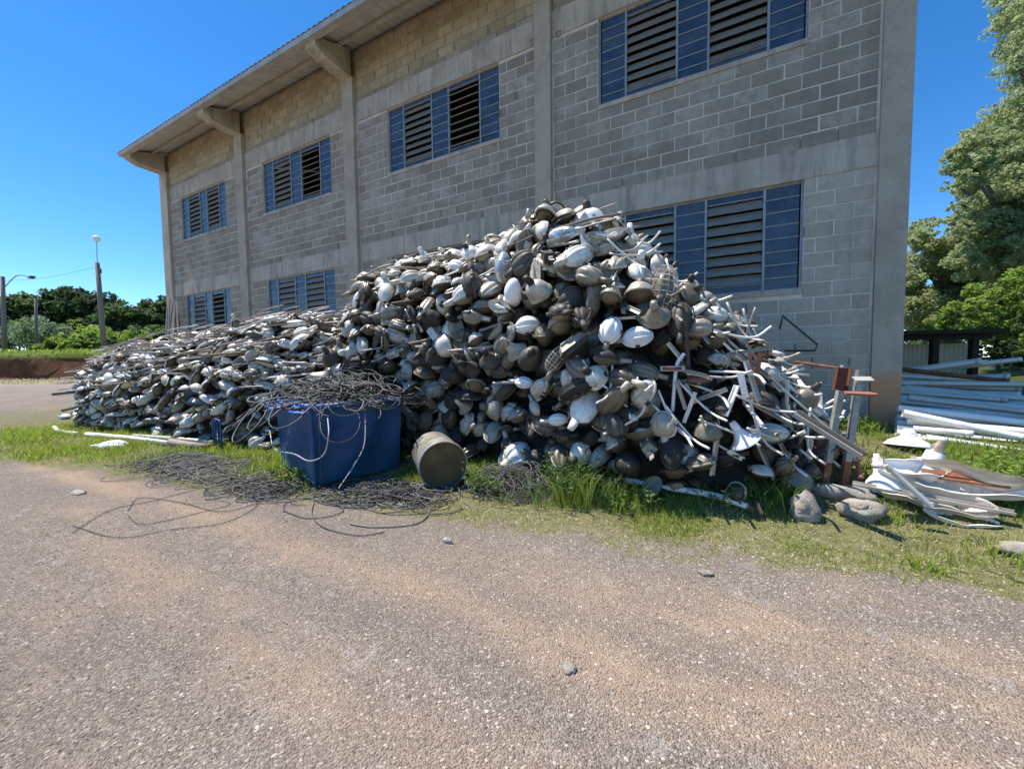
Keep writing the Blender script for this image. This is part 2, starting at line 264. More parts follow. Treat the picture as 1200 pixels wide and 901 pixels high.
# earth bank far left with terrain behind it
cr,sr=math.cos(YAW),math.sin(YAW); fw=np.array([-sr,cr]); rt=np.array([cr,sr]); o0=np.array([-46.2,1.1])
S=np.linspace(-110,34,120); prof=[(-.35,-.3),(0,.1),(.25,.7),(.35,1.3),(.5,1.9),(.8,2.25),(2.0,2.4),(8,2.6),(30,2.9),(80,4.5),(260,14)]
V=[]
for s in S:
    for k,(u,z) in enumerate(prof):
        wob=mnoise.noise(Vector((s*.35,k*.6,0)))*(.55 if k<7 else 0); p=o0+rt*s+fw*(u+wob); V.append((p[0],p[1],z+.35+(mnoise.noise(Vector((s*.2,k*.3,5)))*.22 if k>3 else 0)))
me=mesh('earth_bank',(np.array(V),grid_faces(len(S),len(prof),False)),['earth','ground_grass' if 'ground_grass' in MT else 'grass'],True)
me.polygons.foreach_set('material_index',np.array([0 if (i%(len(prof)-1))<4 else 1 for i in range(len(me.polygons))],np.int32)); tag(put('earth_bank',me),kind='structure')
# ------------------------------------------------------------------ building
XL,XR,ZT,BACK=-17.7,2.05,8.92,14.0
bld=thing('warehouse',(XL,0,0),'two storey grey concrete block warehouse with louvred windows and overhanging metal roof','building')
BL=-XL
def L(v): return np.asarray(v,float)-np.array([XL,0,0])
def bobj(name,vf,mats,parent=bld,smooth=False): return obj(name,(L(vf[0]),vf[1]),mats,parent,smooth)
pil=[(-17.7,-17.2),(-12.88,-12.5),(-8.16,-7.79),(-3.07,-2.76),(1.75,2.05)]
wins_up=[(-16.52,-13.66),(-11.7,-8.75),(-6.8,-3.86),(-1.92,.985)]; WU=(5.86,7.28); WL=(2.5,3.99)
rowh=.2028
# mortar bed (wall sheet) with window holes
holes=[(a,b,*WU) for a,b in wins_up]+[(a,b,*WL) for a,b in wins_up]
xsC=sorted({XL,XR,*[a for h in holes for a in h[:2]]}); zsC=[-.3,WL[0],WL[1],WU[0],WU[1],7.6,ZT]
parts=[];partsw=[]
for i in range(len(xsC)-1):
    for j in range(len(zsC)-1):
        cx,cz=(xsC[i]+xsC[i+1])/2,(zsC[j]+zsC[j+1])/2
        if any(h[0]<cx<h[1] and h[2]<cz<h[3] for h in holes): continue
        (partsw if zsC[j]>=7.6 else parts).append(bb(xsC[i],xsC[i+1],.0,.16,zsC[j],zsC[j+1]))
wall=bobj('wall',join(parts),'mortar'); wall2=bobj('upper_wall',join(partsw),'mortar_warm')
bobj('side_wall',join([bb(XR-.2,XR-.003,.17,BACK,-.3,ZT),bb(XL+.003,XL+.2,.17,BACK,-.3,ZT),bb(XL+.2,XR-.2,BACK-.2,BACK-.003,-.3,ZT)]),'block_pale')
bobj('interior_floor',bb(XL+.21,XR-.21,.18,BACK-.21,4.2,4.35),'dark')
# concrete blocks
cand=[]
course0=3.99-20*rowh
for r in range(0,46):
    z0=course0+r*rowh; z1=z0+rowh
    zc=(z0+z1)/2
    if z1>ZT-.02: break
    if 3.97<zc<4.41 or 7.29<zc<7.73: continue
    for bay in range(4):
        a,b=pil[bay][1]+.02,pil[bay+1][0]-.02
        off=(r%2)*.2; n0=int((b-a)/.405)+2
        for k in range(n0):
            x1=b-off-(k-1)*.405 if off else b-k*.405; x0=x1-.405; x0=max(x0,a); x1=min(x1,b)
            if x1-x0<.06: continue
            segs=[(x0,x1)]
            for h in holes:
                if zc>h[2]-.04 and zc<h[3]:
                    ns=[]
                    for s in segs:
                        if s[1]<=h[0] or s[0]>=h[1]: ns.append(s); continue
                        if s[0]<h[0]-.05: ns.append((s[0],h[0]-.0))
                        if s[1]>h[1]+.05: ns.append((h[1],s[1]))
                    segs=ns
            for s in segs: cand.append((s[0],s[1],z0,z1))
def blockvf(w_,h_,d=.007):   # slab with bevelled arris, front towards -y
    e=.006; a=np.array([[0,0],[w_,0],[w_,h_],[0,h_]]); b=np.array([[e,e],[w_-e,e],[w_-e,h_-e],[e,h_-e]])
    V=np.array([[p[0],0.0,p[1]] for p in a]+[[p[0],-d,p[1]] for p in b]); return V,[(4,5,6,7),(0,1,5,4),(1,2,6,5),(2,3,7,6),(3,0,4,7)]
info=[]
for (x0,x1,z0,z1) in cand:
    c=np.array([(x0+x1)/2,0,(z0+z1)/2]); dpt=(c-EYE)[0]*-sr+(c-EYE)[1]*cr; dist=np.linalg.norm(c-EYE)
    px=FPX*(-(c-EYE)[0]*-1*cr*-1+0) if False else 0
    rgt=(c-EYE)[0]*cr+(c-EYE)[1]*sr; u=600+FPX*rgt/dpt; v=425-FPX*(c[2]-1.5)/dpt
    vis=-15<u<1215 and -15<v<905 and dpt>0
    hidden=(c[2]<3.2 and -5.6<c[0]<-.9) or (c[2]<2.2 and c[0]<.1)
    info.append((0 if (vis and not hidden) else 1, -(x1-x0)*FPX*6.85/dist**2, x0,x1,z0,z1))
info.sort()
sh={}; rest=[];restw=[]
j=.0088
for k,(hid,_,x0,x1,z0,z1) in enumerate(info):
    wd,hg=x1-x0-2*j,z1-z0-2*j
    warm=z0>7.7; zone='block_warm' if warm else ('block_pale' if (z1<4.0 and x0>-3) else 'block')
    tiltd=random.uniform(-.0025,.003)
    if k<300 and not hid:
        key=(round(wd,2),zone,k%3)
        if key not in sh: sh[key]=mesh('block',blockvf(key[0]-.002*(k%3),hg,.006+.0015*(k%3)),zone)
        o=put('block',sh[key],wall2 if warm else wall); o.location=(x0+j-XL,tiltd,z0+j)
    else: (restw if warm else rest).append((tf(blockvf(wd,hg),None,(x0+j-XL,tiltd,z0+j)),zone))
for lst,pw in ((rest,wall),(restw,wall2)):
    if not lst: continue
    zs=sorted({z for _,z in lst}); vf=join([a for a,_ in lst]); mi=[zs.index(z) for _,z in lst for _ in range(5)]
    tag(put('block',mesh('block_field',vf,zs,False,mi),pw),kind='stuff')
# unfilled joints next to the beams
gv=[]
rr=random.Random(4)
for (x0,x1,z0,z1) in cand:
    near=abs(z0-4.41)<.25 or abs(z1-7.28)<.25 or (z1<3.9 and x0>-3) or abs(z0-7.73)<.6
    if rr.random()<(.3 if near else .03) and x0>-13:
        for d in (0,)+((.035,) if rr.random()<.4 else ()): gv.append(bb(x0-.004+d-XL,x0+.012+d-XL,-.0098,.0,z0+.03*rr.random()+.012,z1-.012-.04*rr.random()))
tag(obj('open_joint',join(gv),'gapdark',wall),kind='stuff')
for (x0,z0) in ((-3.16,7.36),(-2.66,7.30),(-3.13,4.30),(-2.70,4.10)): obj('rebar_hook',tube([(x0-XL,-.02,z0),(x0-XL,-.07,z0),(x0-XL+.09,-.07,z0),(x0-XL+.09,-.07,z0-.09),(x0-XL,-.06,z0-.09)],.006,5),'darkmetal',wall)
# beams, pillars, corbels
for i in range(4):
    a,b=pil[i][1]-.01,pil[i+1][0]+.01
    bobj('beam',bb(a,b,-.02,.16,3.992,4.41),'concrete'); bobj('beam',bb(a,b,-.022,.16,7.282,7.73),'concrete')
for i,(a,b) in enumerate(pil):
    p=bobj('pillar',bb(a,b,-.10,.2,-.3,8.3) if i<4 else join([bb(a,b,-.06,.21,-.3,8.3)]),'pillar')
    # tapered corbel carrying the eave
    c0,c1=(a+.02,b-.02) if i else (a+.1,b-.02)
    pr=[(-.10,8.28),(-.10,8.90),(-1.02,8.56),(-1.02,8.40),(-.75,8.30)]
    V=np.array([[x,y,z] for x in (c0,c1) for y,z in pr]); m_=len(pr); F=[tuple(range(m_))[::-1],tuple(range(m_,2*m_))]+[(q,(q+1)%m_,(q+1)%m_+m_,q+m_) for q in range(m_)]
    bobj('corbel',(V,F),'concrete')
# small rebar loops beside the third pillar
# windows: sills, frames, panes and louvres
def window(a,b,z0,z1,npx,li):
    fr=[]; W_=b-a; yb=.045
    f_=bobj('window',join([bb(a,a+.03,yb,yb+.05,z0,z1),bb(b-.03,b,yb,yb+.05,z0,z1),bb(a+.03,b-.03,yb,yb+.05,z0,z0+.025),bb(a+.03,b-.03,yb,yb+.05,z1-.025,z1)]),'wframe')
    cols=[(0,.148,'p'),(.148,.424,'l'),(.424,.579,'p'),(.579,.848,'l'),(.848,1,'p')]; nr=8; hh=(z1-z0)/nr
    bars=[]
    for u0,u1,k in cols:
        x0,x1=a+.03+u0*(W_-.06),a+.03+u1*(W_-.06)
        if u0>0: bars.append(bb(x0-.016,x0+.016,yb-.006,yb+.045,z0+.025,z1-.025))
        if k=='p':
            for r in range(nr):
                za=z0+r*hh+.012; zb=z0+(r+1)*hh-.012
                ti=random.uniform(-.006,.006); o=bobj('pane',bb(x0+.018,x1-.018,yb+.016+ti,yb+.026+ti,max(za,z0+.026),min(zb,z1-.026)),'pane',f_)
                if r: bars.append(bb(x0+.017,x1-.017,yb+.004,yb+.04,za-.020,za-.005))
        else:
            for r in (0,nr-1):
                za,zb=(z0+.026,z0+.62*hh) if r==0 else (z1-.6*hh,z1-.026)
                bobj('pane',bb(x0+.018,x1-.018,yb+.018,yb+.026,za,zb),'pane',f_)
                zz=zb if r==0 else za; bars.append(bb(x0+.017,x1-.017,yb+.0,yb+.04,zz,zz+.012) if r==0 else bb(x0+.017,x1-.017,yb+.0,yb+.04,zz-.012,zz))
            lo,hi=z0+.7*hh,z1-.68*hh; ns=8; st=(hi-lo)/ns
            for r in range(ns):
                zc=lo+(r+.5)*st; an=R(62)+random.uniform(-.05,.05) if not (li and (x0>a+W_*.5)) else R(40)+random.uniform(-.08,.08)
                sv=box((0,0,0),(x1-x0-.04,.006,st*1.02),rot((0,0,0))); lipv=box((0,-.004,-st*.5),(x1-x0-.04,.014,.012)); s_=join([sv,lipv])
                s_=tf(s_,rot((-(math.pi/2-an),0,0)),((x0+x1)/2,yb+.03,zc)); bobj('slat',s_,'slat',f_)
    o=bobj('glazing_bars',join(bars),'wframe',f_)
    # plastered sill
    bobj('sill',bb(a-.0,b+.0,-.028,.05,z0-.075,z0-.001),'concrete')
    # black room behind the opening
for i,(a,b) in enumerate(wins_up):
    window(a,b,*WU,8,i in (1,2)); window(a,b,*WL,8,i==0)
# roof: corrugated sheets with fascia, soffit purlins
def roofz(y): return 8.95+ (y)*.32
wv=[];nx=int((XR-XL+1.0)/.045)
for i in range(nx+1):
    x=XL-.12+i*.045; dz=.022 if (i%4 in(1,2)) else 0
    for y in (-1.14,0,7.0): wv.append((x,y,roofz(y)+dz+.04))
wv=np.array(wv); back=wv.copy(); back[:,1]=14-back[:,1]
rf=bobj('roof',(wv,grid_faces(nx+1,3,False)),'roof'); bobj('roof',(back,[q[::-1] for q in grid_faces(nx+1,3,False)]),'roof')
bobj('fascia',join([box(((XL+XR)/2+.35,-1.10,roofz(-1.10)-.035),(XR-XL+.85,.05,.115)),box(((XL+XR)/2+.35,-1.02,roofz(-1.0)-.10),(XR-XL+.84,.10,.045))]),'fascia',rf)
sl_=math.atan(.32); bobj('rafter',box((XL-.085,-.55,roofz(-.55)-.03),(.05,1.2,.09),rot((sl_,0,0))),'fascia',rf)
for y in (-.42,): bobj('purlin',box(((XL+XR)/2,y,roofz(y)-.03),(XR-XL,.05,.06)),'fascia',rf)
for s in (0,1):
    xx=XL if s==0 else XR-.2
    V=np.array([[xx+d,y,z] for d in (0,.2) for y,z in ((.165,ZT-.003),(7,roofz(7)),(13.9,ZT-.003))]); bobj('gable',(V,[(0,2,1),(3,4,5),(0,1,4,3),(1,2,5,4),(2,0,3,5)]),'block_pale')
# cast iron bits on the wall
tri=[at_y(917,370,-.25),at_y(914,385,-.1),at_y(914,368,-.02),at_y(958,404,-.35),at_y(955,411,-.32),at_y(920,411,-.03)]
single('wall_bracket',tube([tri[1],tri[0],tri[3],tri[4],tri[5]],.014,6),'darkmetal','thin black triangular steel bracket fixed to the block wall beside the concrete corner pillar','bracket')
# leaning timber at the far corner
for k,(p0,p1) in enumerate([((184,392),(203,352)),((190,396),(199,350)),((196,398),(206,353)),((201,396),(204,350)),((206,396),(209,356)),((187,398),(196,362)),((211,398),(207,352)),((216,397),(208,360))]):
    a=at_y(p0[0],p0[1]+26,-1.15); a[2]=g(a[0],a[1]); b=at_y(*p1,-.25); dd=b-a
    single('leaning_batten',tube([a,a+dd*.5+np.array([0,0,.02]),b],[.035,.03,.022],6),'wood',['leftmost, most slanted weathered stick','second weathered stick from the left','third weathered stick from the left','middle upright weathered stick','thick weathered stick','low slanted weathered stick','second weathered stick from the window','weathered stick nearest the window'][k]+' leaning on the far warehouse corner','batten','weathered sticks leaning on the far corner')
# ------------------------------------------------------------------ lamp templates  (long axis x, top +z)
def shellgrid(Ln,Wd,Ht,nu=12,nv=13,groove=.0,top=True,pw=.48,nose=.38):
    us=.5-.5*np.cos(math.pi*np.linspace(0,1,nu)); V=[]
    for u in us:
        s=max(math.sin(math.pi*min(1,max(0,(u**(.8+nose*.4))))),0)**pw if 0<u<1 else .04
        for k in range(nv):
            a=math.pi*k/(nv-1); gr=1-groove*(abs(math.sin(3*a)) **6 if 1 else 0)
            gr=1-groove*math.exp(-((a-math.pi*.36)/.10)**2)-groove*math.exp(-((a-math.pi*.64)/.10)**2)+groove*.25*math.exp(-((a-math.pi*.5)/.12)**2)
            V.append(((u-.5)*Ln,math.cos(a)*Wd/2*s,(1 if top else -1)*math.sin(a)*Ht*s*gr))
    f=grid_faces(nu,nv,False); f=[q[::-1] for q in f] if top else f
    return np.array(V),f
def rim(Ln,Wd,h=.02,t=.012,nose=.38,pw=.48):
    n_=20; q_=.5-.5*np.cos(math.pi*np.linspace(0,1,n_//2)); us=np.concatenate([q_,q_[::-1]]); V=[]
    for i,u in enumerate(us):
        s=math.sin(math.pi*u**(.8+nose*.4))**pw if 0<u<1 else .06; sg=1 if i<n_//2 else -1
        V.append(((u-.5)*(Ln+t*2),sg*(Wd/2*s+t),0))
    V=np.array(V); a=V.copy(); a[:,2]=h/2; b=V.copy(); b[:,2]=-h/2; i_=V*np.array([.9,.86,1]); c=i_.copy(); c[:,2]=-h/2; d=i_.copy(); d[:,2]=h/2
    return np.concatenate([a,b,c,d]),grid_faces(4,n_)+[(60+k,60+(k+1)%n_,(k+1)%n_,k) for k in range(n_)]
def seg(x0,x1,r0,r1,n=8,z=0): return tube([(x0,0,z),((x0+x1)/2,0,z),(x1,0,z)],[r0,(r0+r1)/2,r1],n)
LT={}
LT['melon']=[('housing',shellgrid(.34,.27,.125,12,27,.24),'alu'),('rim',rim(.34,.27,.024),'alu'),('bowl',shellgrid(.31,.24,.10,9,11,.0,False),'cream'),('socket',seg(-.15,-.29,.045,.034),'alu')]
LT['cobra']=[('housing',shellgrid(.40,.23,.11,12,25,.22),'alu'),('rim',rim(.40,.23,.022),'alu'),('bowl',shellgrid(.32,.19,.09,9,9,.0,False),'cream'),('socket',seg(-.17,-.32,.042,.032),'alu')]
LT['flat']=[('housing',shellgrid(.46,.25,.085,12,25,.24),'alu'),('rim',rim(.46,.25,.03),'darkmetal'),('tray',shellgrid(.44,.24,.06,9,9,.0,False),'alu'),('socket',seg(-.20,-.33,.04,.033),'alu')]
dome=lathe([(.035,.17),(.06,.165),(.11,.135),(.145,.085),(.16,.03),(.175,.0),(.172,-.012),(.15,-.005)],18)
lens=lathe([(.15,-.006),(.14,-.04),(.105,-.075),(.055,-.095),(.004,-.1)],16)
LT['dome']=[('reflector',dome,'alu'),('lens',lens,'cream'),('socket',tube([(0,0,.15),(0,0,.22),(0,0,.27)],[.05,.048,.038],10),'darkmetal')]
LT['open']=[('reflector',join([shellgrid(.42,.26,.13,11,13,.08),tf(shellgrid(.41,.25,.122,11,13,.08,),None,(0,0,-.004))]),'alu'),('bulb',tf(lathe([(.012,-.1),(.014,-.05),(.03,0),(.036,.04),(.02,.075),(.002,.08)],8),rot((0,R(90),0)),(.0,0,.03)),'bulb'),('socket',seg(-.16,-.32,.04,.032),'darkmetal')]
LT['bell']=[('reflector',lathe([(.03,.16),(.05,.15),(.07,.10),(.11,.04),(.165,.0),(.165,-.008),(.15,-.003),(.10,.035),(.05,.1)],18),'alu'),('socket',tube([(0,0,.14),(0,0,.2),(.0,0,.26)],[.045,.045,.035],10),'alu')]
LT['small']=[('housing',shellgrid(.27,.17,.085,9,21,.22),'alu'),('tray',shellgrid(.27,.165,.06,9,9,0,False),'darkmetal'),('socket',seg(-.12,-.24,.03,.026),'galv')]
def clips(L_,W_): return join([box((0,s_*(W_/2+.012),.005),(.05,.02,.04)) for s_ in (-1,1)]+[box((L_*.32,0,.0),(.04,.05,.06)),box((-L_*.18,W_*.5,.0),(.02,.03,.05))])
for k_,(l_,w_) in {'melon':(.34,.27),'cobra':(.40,.23),'flat':(.46,.25)}.items(): LT[k_].append(('clip',clips(l_,w_),'darkmetal'))
def pan(L_,W_,H_,tp=.75):
    V=[]
    for z_,q_ in ((0,1),(.0,.97),(H_,tp)): V+= [(-L_/2*q_,-W_/2*q_,z_),(L_/2*q_*.8,-W_/2*q_*.8,z_),(L_/2*q_,0,z_),(L_/2*q_*.8,W_/2*q_*.8,z_),(-L_/2*q_,W_/2*q_,z_)]
    return np.array(V,float),grid_faces(3,5)+[(10,11,12,13,14),(4,3,2,1,0)]
LT['gear']=[('housing',pan(.36,.17,.085),'alu'),('tray',tf(pan(.35,.165,.05),np.diag([1.,1,-1])),'darkmetal'),('plate',join([box((-.24,0,.02),(.16,.06,.008)),box((-.2,0,.035),(.05,.05,.03)),box((.02,.06,.09),(.16,.02,.012)),box((.02,-.05,.09),(.16,.02,.012))]),'galv')]
LT['glass']=[('bowl',shellgrid(.36,.25,.12,11,13,.05,False),'glassbowl')]
# ------------------------------------------------------------------ heap surface
TAB=np.array([ # x, crest z, crest y, base y
(-15.4,.3,-2.8,-2.95),(-15.0,1.05,-2.6,-3.15),(-14.4,1.6,-2.4,-3.25),(-13.6,1.95,-2.2,-3.2),(-12.3,2.1,-1.9,-3.1),(-10.5,2.2,-1.7,-3.0),(-9,2.3,-1.6,-2.95),(-7.6,2.45,-1.5,-2.9),(-6.9,2.25,-1.45,-2.75),
(-6.3,1.9,-1.4,-2.6),(-5.95,2.0,-1.35,-2.5),(-5.7,2.75,-1.3,-2.45),(-5.35,3.08,-1.3,-2.45),(-4.7,3.2,-1.3,-2.4),(-4.0,3.2,-1.3,-2.4),(-3.0,3.26,-1.3,-2.55),(-2.2,3.4,-1.3,-2.75),(-1.65,3.4,-1.35,-2.9),(-1.2,3.1,-1.35,-3.0),(-.5,2.35,-1.4,-3.0),(.2,1.75,-1.45,-2.75),(.6,1.25,-1.5,-2.35),(.9,.85,-1.6,-1.95),(1.15,.5,-1.65,-1.8)])
def heap(x,th):   # th 0..pi ; <pi/2 front, > back
    zc=np.interp(x,TAB[:,0],TAB[:,1]); yc=np.interp(x,TAB[:,0],TAB[:,2]); yb=np.interp(x,TAB[:,0],TAB[:,3]); c,s=math.cos(th),math.sin(th)
    z0=g(x,yb)
    if th<=math.pi/2:
        y=yc+(yb-yc)*abs(c)**.62
        if x>-5.9: y+=.30*max(0,1-s/.75)**1.1*min(1,(x+5.9)*2)*min(1,max(0,(1.1-x)))
    else: y=yc+(-.25-yc)*abs(c)
    bulge=.09*mnoise.noise(Vector((x*1.3,th*2,3)))
    return np.array([x,y-bulge,z0+(zc-z0)*s**.85*(1+.03*mnoise.noise(Vector((x*2.5,th*3,9))))])
def hnorm(x,th):
    e=.03; a=heap(x+e,th)-heap(x-e,th); b=heap(x,min(th+e,3.1))-heap(x,max(th-e,.0)); nn=np.cross(a,b); return nn/max(np.linalg.norm(nn),1e-9)
nx_,nt_=150,26; V=[]
for x in np.linspace(-15.35,1.2,nx_):
    for th in np.linspace(0,math.pi*.97,nt_):
        p=heap(x,th); nn=hnorm(x,th); d=.40+.14*mnoise.noise(Vector(p*3)); q=p-nn*d*min(1,max(.1,(p[2]-g(p[0],p[1]))*1.2)); 
        V.append(q)
tag(obj('dark_gap_core',(np.array(V),grid_faces(nx_,nt_,False)),'core',smooth=True),'dark tangle of scrap filling the inside of the lamp heap','scrap',kind='stuff')  # made-up inner mound that closes holes and keeps the gaps dark
def basis(zax,xax):
    z=np.array(zax,float); z/=np.linalg.norm(z); x=np.array(xax,float); x-=z*(x@z); x/=max(np.linalg.norm(x),1e-9); return np.stack([x,np.cross(z,x),z],1)
SURF=[];SN=[]
for x in np.linspace(-6.2,1.1,170):
    for th in np.linspace(.03,1.62,70): SURF.append(heap(x,th)); SN.append((x,th))
SURF=np.array(SURF)
def hp(px,py,out=.04):   # the point of the heap's surface seen at a place of the photograph
    r=ray(px,py); r=r/np.linalg.norm(r); d=SURF-EYE; t=d@r; off=np.linalg.norm(d-t[:,None]*r,axis=1)/t; k=np.argmin(off*14+t*.25); n_=hnorm(*SN[k]); return SURF[k]+n_*out
HERO=[(693,264),(622,290),(594,318),(604,345),(660,285),(712,388),(746,397),(621,383),(615,447),(658,488),(874,517),(893,508),(820,447),(830,505),(774,342),(655,419),(874,435),(880,437),(868,452),(806,478),(793,462),(800,408),(788,431)]
HP=[hp(*q) for q in HERO]
cells={}
def freep(p,d):
    k=tuple(np.floor(p/.3).astype(int))
    for a in (-1,0,1):
        for b in (-1,0,1):
            for c in (-1,0,1):
                for q in cells.get((k[0]+a,k[1]+b,k[2]+c),()):
                    if np.linalg.norm(p-q)<d: return False
    cells.setdefault(k,[]).append(p); return True
items=[]  # (kind, pos, R3, scale, p_view)
tall=lambda x:x>-6.0
for layer,(dep,tries,sp) in enumerate([(.0,16000,.186),(.24,9000,.21)]):
    cells.clear()
    for q in HP:
        for e_ in ((0,0,0),(.09,0,0),(-.09,0,0),(0,0,.09),(0,0,-.09)): cells.setdefault(tuple(np.floor((q+np.array(e_))/.3).astype(int)),[]).append(q+np.array(e_))
    for _ in range(tries):
        x=random.uniform(-15.3,.92); th=random.random()**.85*math.pi*.72
        if x<-6 and random.random()<.25: continue
        p=heap(x,th); nn=hnorm(x,th); h0=p[2]-g(p[0],p[1])
        dd=dep+random.uniform(-.10,.12); p=p-nn*dd
        if p[2]<g(p[0],p[1])+.06: continue
        if x>-.6 and random.random()<.25: continue
        if not freep(p,sp*(1.0 if tall(x) else 1.12)): continue
        if tall(x): kind=random.choices(['melon','cobra','dome','open','bell','small','flat','gear','glass'],[36,11,12,10,5,12,4,6,5])[0]
        else: kind=random.choices(['flat','cobra','melon','small','open','gear','glass'],[28,20,22,12,8,8,3])[0]
        rv=rng.normal(size=3)
        if tall(x):
            up=nn*1.0+np.array([0,0,.45])+rv*.55; lx=rng.normal(size=3)+np.array([0,.4,0])
            if kind in('melon','cobra','small') and random.random()<.35: up,lx=np.array([0,0,1.])+rv*.4, nn*1.5+rng.normal(size=3)*.5
        else:
            up=np.array([0,-.35,1.])+rv*.5; lx=np.array([-1.,-.35,-.12])+rng.normal(size=3)*.6
        if kind=='open' and random.random()<.6: up=-up
        B=basis(up,lx); s=random.uniform(.74,1.10) if (tall(x) and x<-.6) else (random.uniform(.62,.95) if x>-.6 else random.uniform(.78,1.05))
        dist=np.linalg.norm(p-EYE); front=layer==0 and nn@(EYE-p)>0
        items.append([kind,p,B,s,(0 if front else 1,dist),th,(int(random.random()<(.62 if th>.95 else (.22 if tall(x) else .45))) if layer==0 else 2)])  # paler lamps near the crest paint in sun, inner ones paint in shade
        if layer==0 and th<.95 and tall(x) and random.random()<.34: items[-1][6]=2  # extra dark lamps low on the front stand in for shade
# the bin hides what is behind it
def behind_bin(p): return -6.3<p[0]<-4.2 and p[2]<.9
order=sorted(range(len(items)),key=lambda i:(items[i][4][0],behind_bin(items[i][1]),items[i][4][1]))
top=set(order[:262])
def dent(V,k):   # knocked, slightly crushed copies of each pattern
    V=np.array(V,float); q=np.array([mnoise.noise_vector(Vector(v*7+k*13.7)) for v in V]); r2=np.array([mnoise.noise_vector(Vector(v*18+k*5.1)) for v in V]); return V*np.array([[1,1,1],[1.08,.86,1.1],[.9,1.12,.82]][k])+q*.010*(k+.3)+r2*.003
LV={(k,v):[(nm,(dent(vf[0],v),vf[1]),mk) for nm,vf,mk in prt] for k,prt in LT.items() for v in range(3)}
LMAT=lambda mk,lt:('alu_deep_shade' if lt==2 else 'alu_light' if lt else mk) if mk=='alu' else mk
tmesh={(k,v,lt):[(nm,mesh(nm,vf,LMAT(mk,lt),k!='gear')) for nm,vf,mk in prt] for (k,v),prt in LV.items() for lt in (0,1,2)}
NAM={'gear':'street_lamp','melon':'street_lamp','cobra':'street_lamp','flat':'street_lamp','dome':'dome_lamp','open':'open_reflector','bell':'bell_reflector','small':'street_lamp','glass':'glass_bowl'}
CAT={'gear':'street lamp','melon':'street lamp','cobra':'street lamp','flat':'street lamp','dome':'lamp','open':'reflector','bell':'reflector','small':'street lamp','glass':'glass bowl'}
ADJ={'gear':'boxy angular','melon':'rounded grooved','cobra':'long tapered','flat':'flat mussel-shaped','dome':'round dome','open':'open oval','bell':'bell-shaped','small':'small narrow','glass':'clear glass'}
NOUN={'gear':'lamp','melon':'lamp','cobra':'lamp','flat':'lamp','dome':'lamp','open':'reflector','bell':'reflector','small':'lamp','glass':'bowl'}
def place_words(p,B):
    x,z=p[0],p[2]
    if x<-6.0:
        col=['at the far left tip','behind the bright grass','behind the white pipes','left of the blue rack','above the blue rack','left of the blue bin','behind the blue bin'][int(np.clip((x+16.3)/1.5,0,6))]; row='low heap, '+['bottom','lower','middle','crest'][int(np.clip((z-.1)/.62,0,3))]
    else:
        col=['over the bin','right above the bin','over the bin-barrel gap','over the barrel','over the wire tangle','over the tallest weeds','right of the tallest weeds','over the broken pipe','left of the steel channels'][int(np.clip((x+6)/.78,0,8))]; row='tall heap, '+['bottom','lower','middle','upper','top'][int(np.clip((z-.1)/.68,0,4))]
    d=B[:,0]; u=d[0]*cr+d[1]*sr; w_=d[2]; dep=-d[0]*sr+d[1]*cr
    t='pointing outward' if abs(dep)>.75 else ('level' if abs(w_)<.35*abs(u) else ('upright' if abs(w_)>2*abs(u) else ('tilted right' if u*w_>0 else 'tilted left')))
    return t,col,row
ORD=lambda k:['first','second','third','fourth','fifth','sixth','seventh','eighth','ninth','tenth','eleventh','twelfth','thirteenth','fourteenth','fifteenth','sixteenth'][min(k,15)]+'-from-left'
labs={}
for i in top:
    kind,p,B=items[i][:3]; t,col,row=place_words(p,B); labs.setdefault((kind,t,col,row),[]).append(i)
LAB={}
for (kind,t,col,row),ids in labs.items():
    ids.sort(key=lambda i:items[i][1][0]*cr+items[i][1][1]*sr)
    for k,i in enumerate(ids):
        pre='' if len(ids)==1 else (['left ','right '][k] if len(ids)==2 else ('leftmost ' if k==0 else ('rightmost ' if k==len(ids)-1 else ORD(k)+' ')))
        LAB[i]=(pre+ADJ[kind]+' '+NOUN[kind]+' '+t+', '+row+', '+col, ADJ[kind]+' '+NOUN[kind]+'s in the '+row.split(',')[0])
stV={}
for i,(kind,p,B,s,_,th,layer) in enumerate(items):
    var=i%3
    if i in top:
        lab,grp=LAB[i]
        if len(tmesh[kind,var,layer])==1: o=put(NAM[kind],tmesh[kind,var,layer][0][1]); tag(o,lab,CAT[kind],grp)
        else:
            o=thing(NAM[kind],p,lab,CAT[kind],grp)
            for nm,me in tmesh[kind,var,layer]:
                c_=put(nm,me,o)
                if nm in ('clip','plate'): c_['kind']='stuff'
        o.matrix_world=Matrix.Translation(Vector(p))@Matrix(B.tolist()).to_4x4()@Matrix.Scale(s,4)
    else:
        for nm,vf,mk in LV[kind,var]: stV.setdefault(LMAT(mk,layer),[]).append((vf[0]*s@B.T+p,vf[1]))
ks=sorted(stV); allp=[];mi=[]
for k in ks:
    for q in stV[k]: allp.append(q); mi+= [ks.index(k)]*len(q[1])
tag(put('lamp_heads',mesh('lamp_heads',join(allp),ks,True,mi)),'many more discarded street lamp heads packed behind the front ones of the heap','street lamps',kind='stuff')
V3=lambda *a:np.array(a,float)
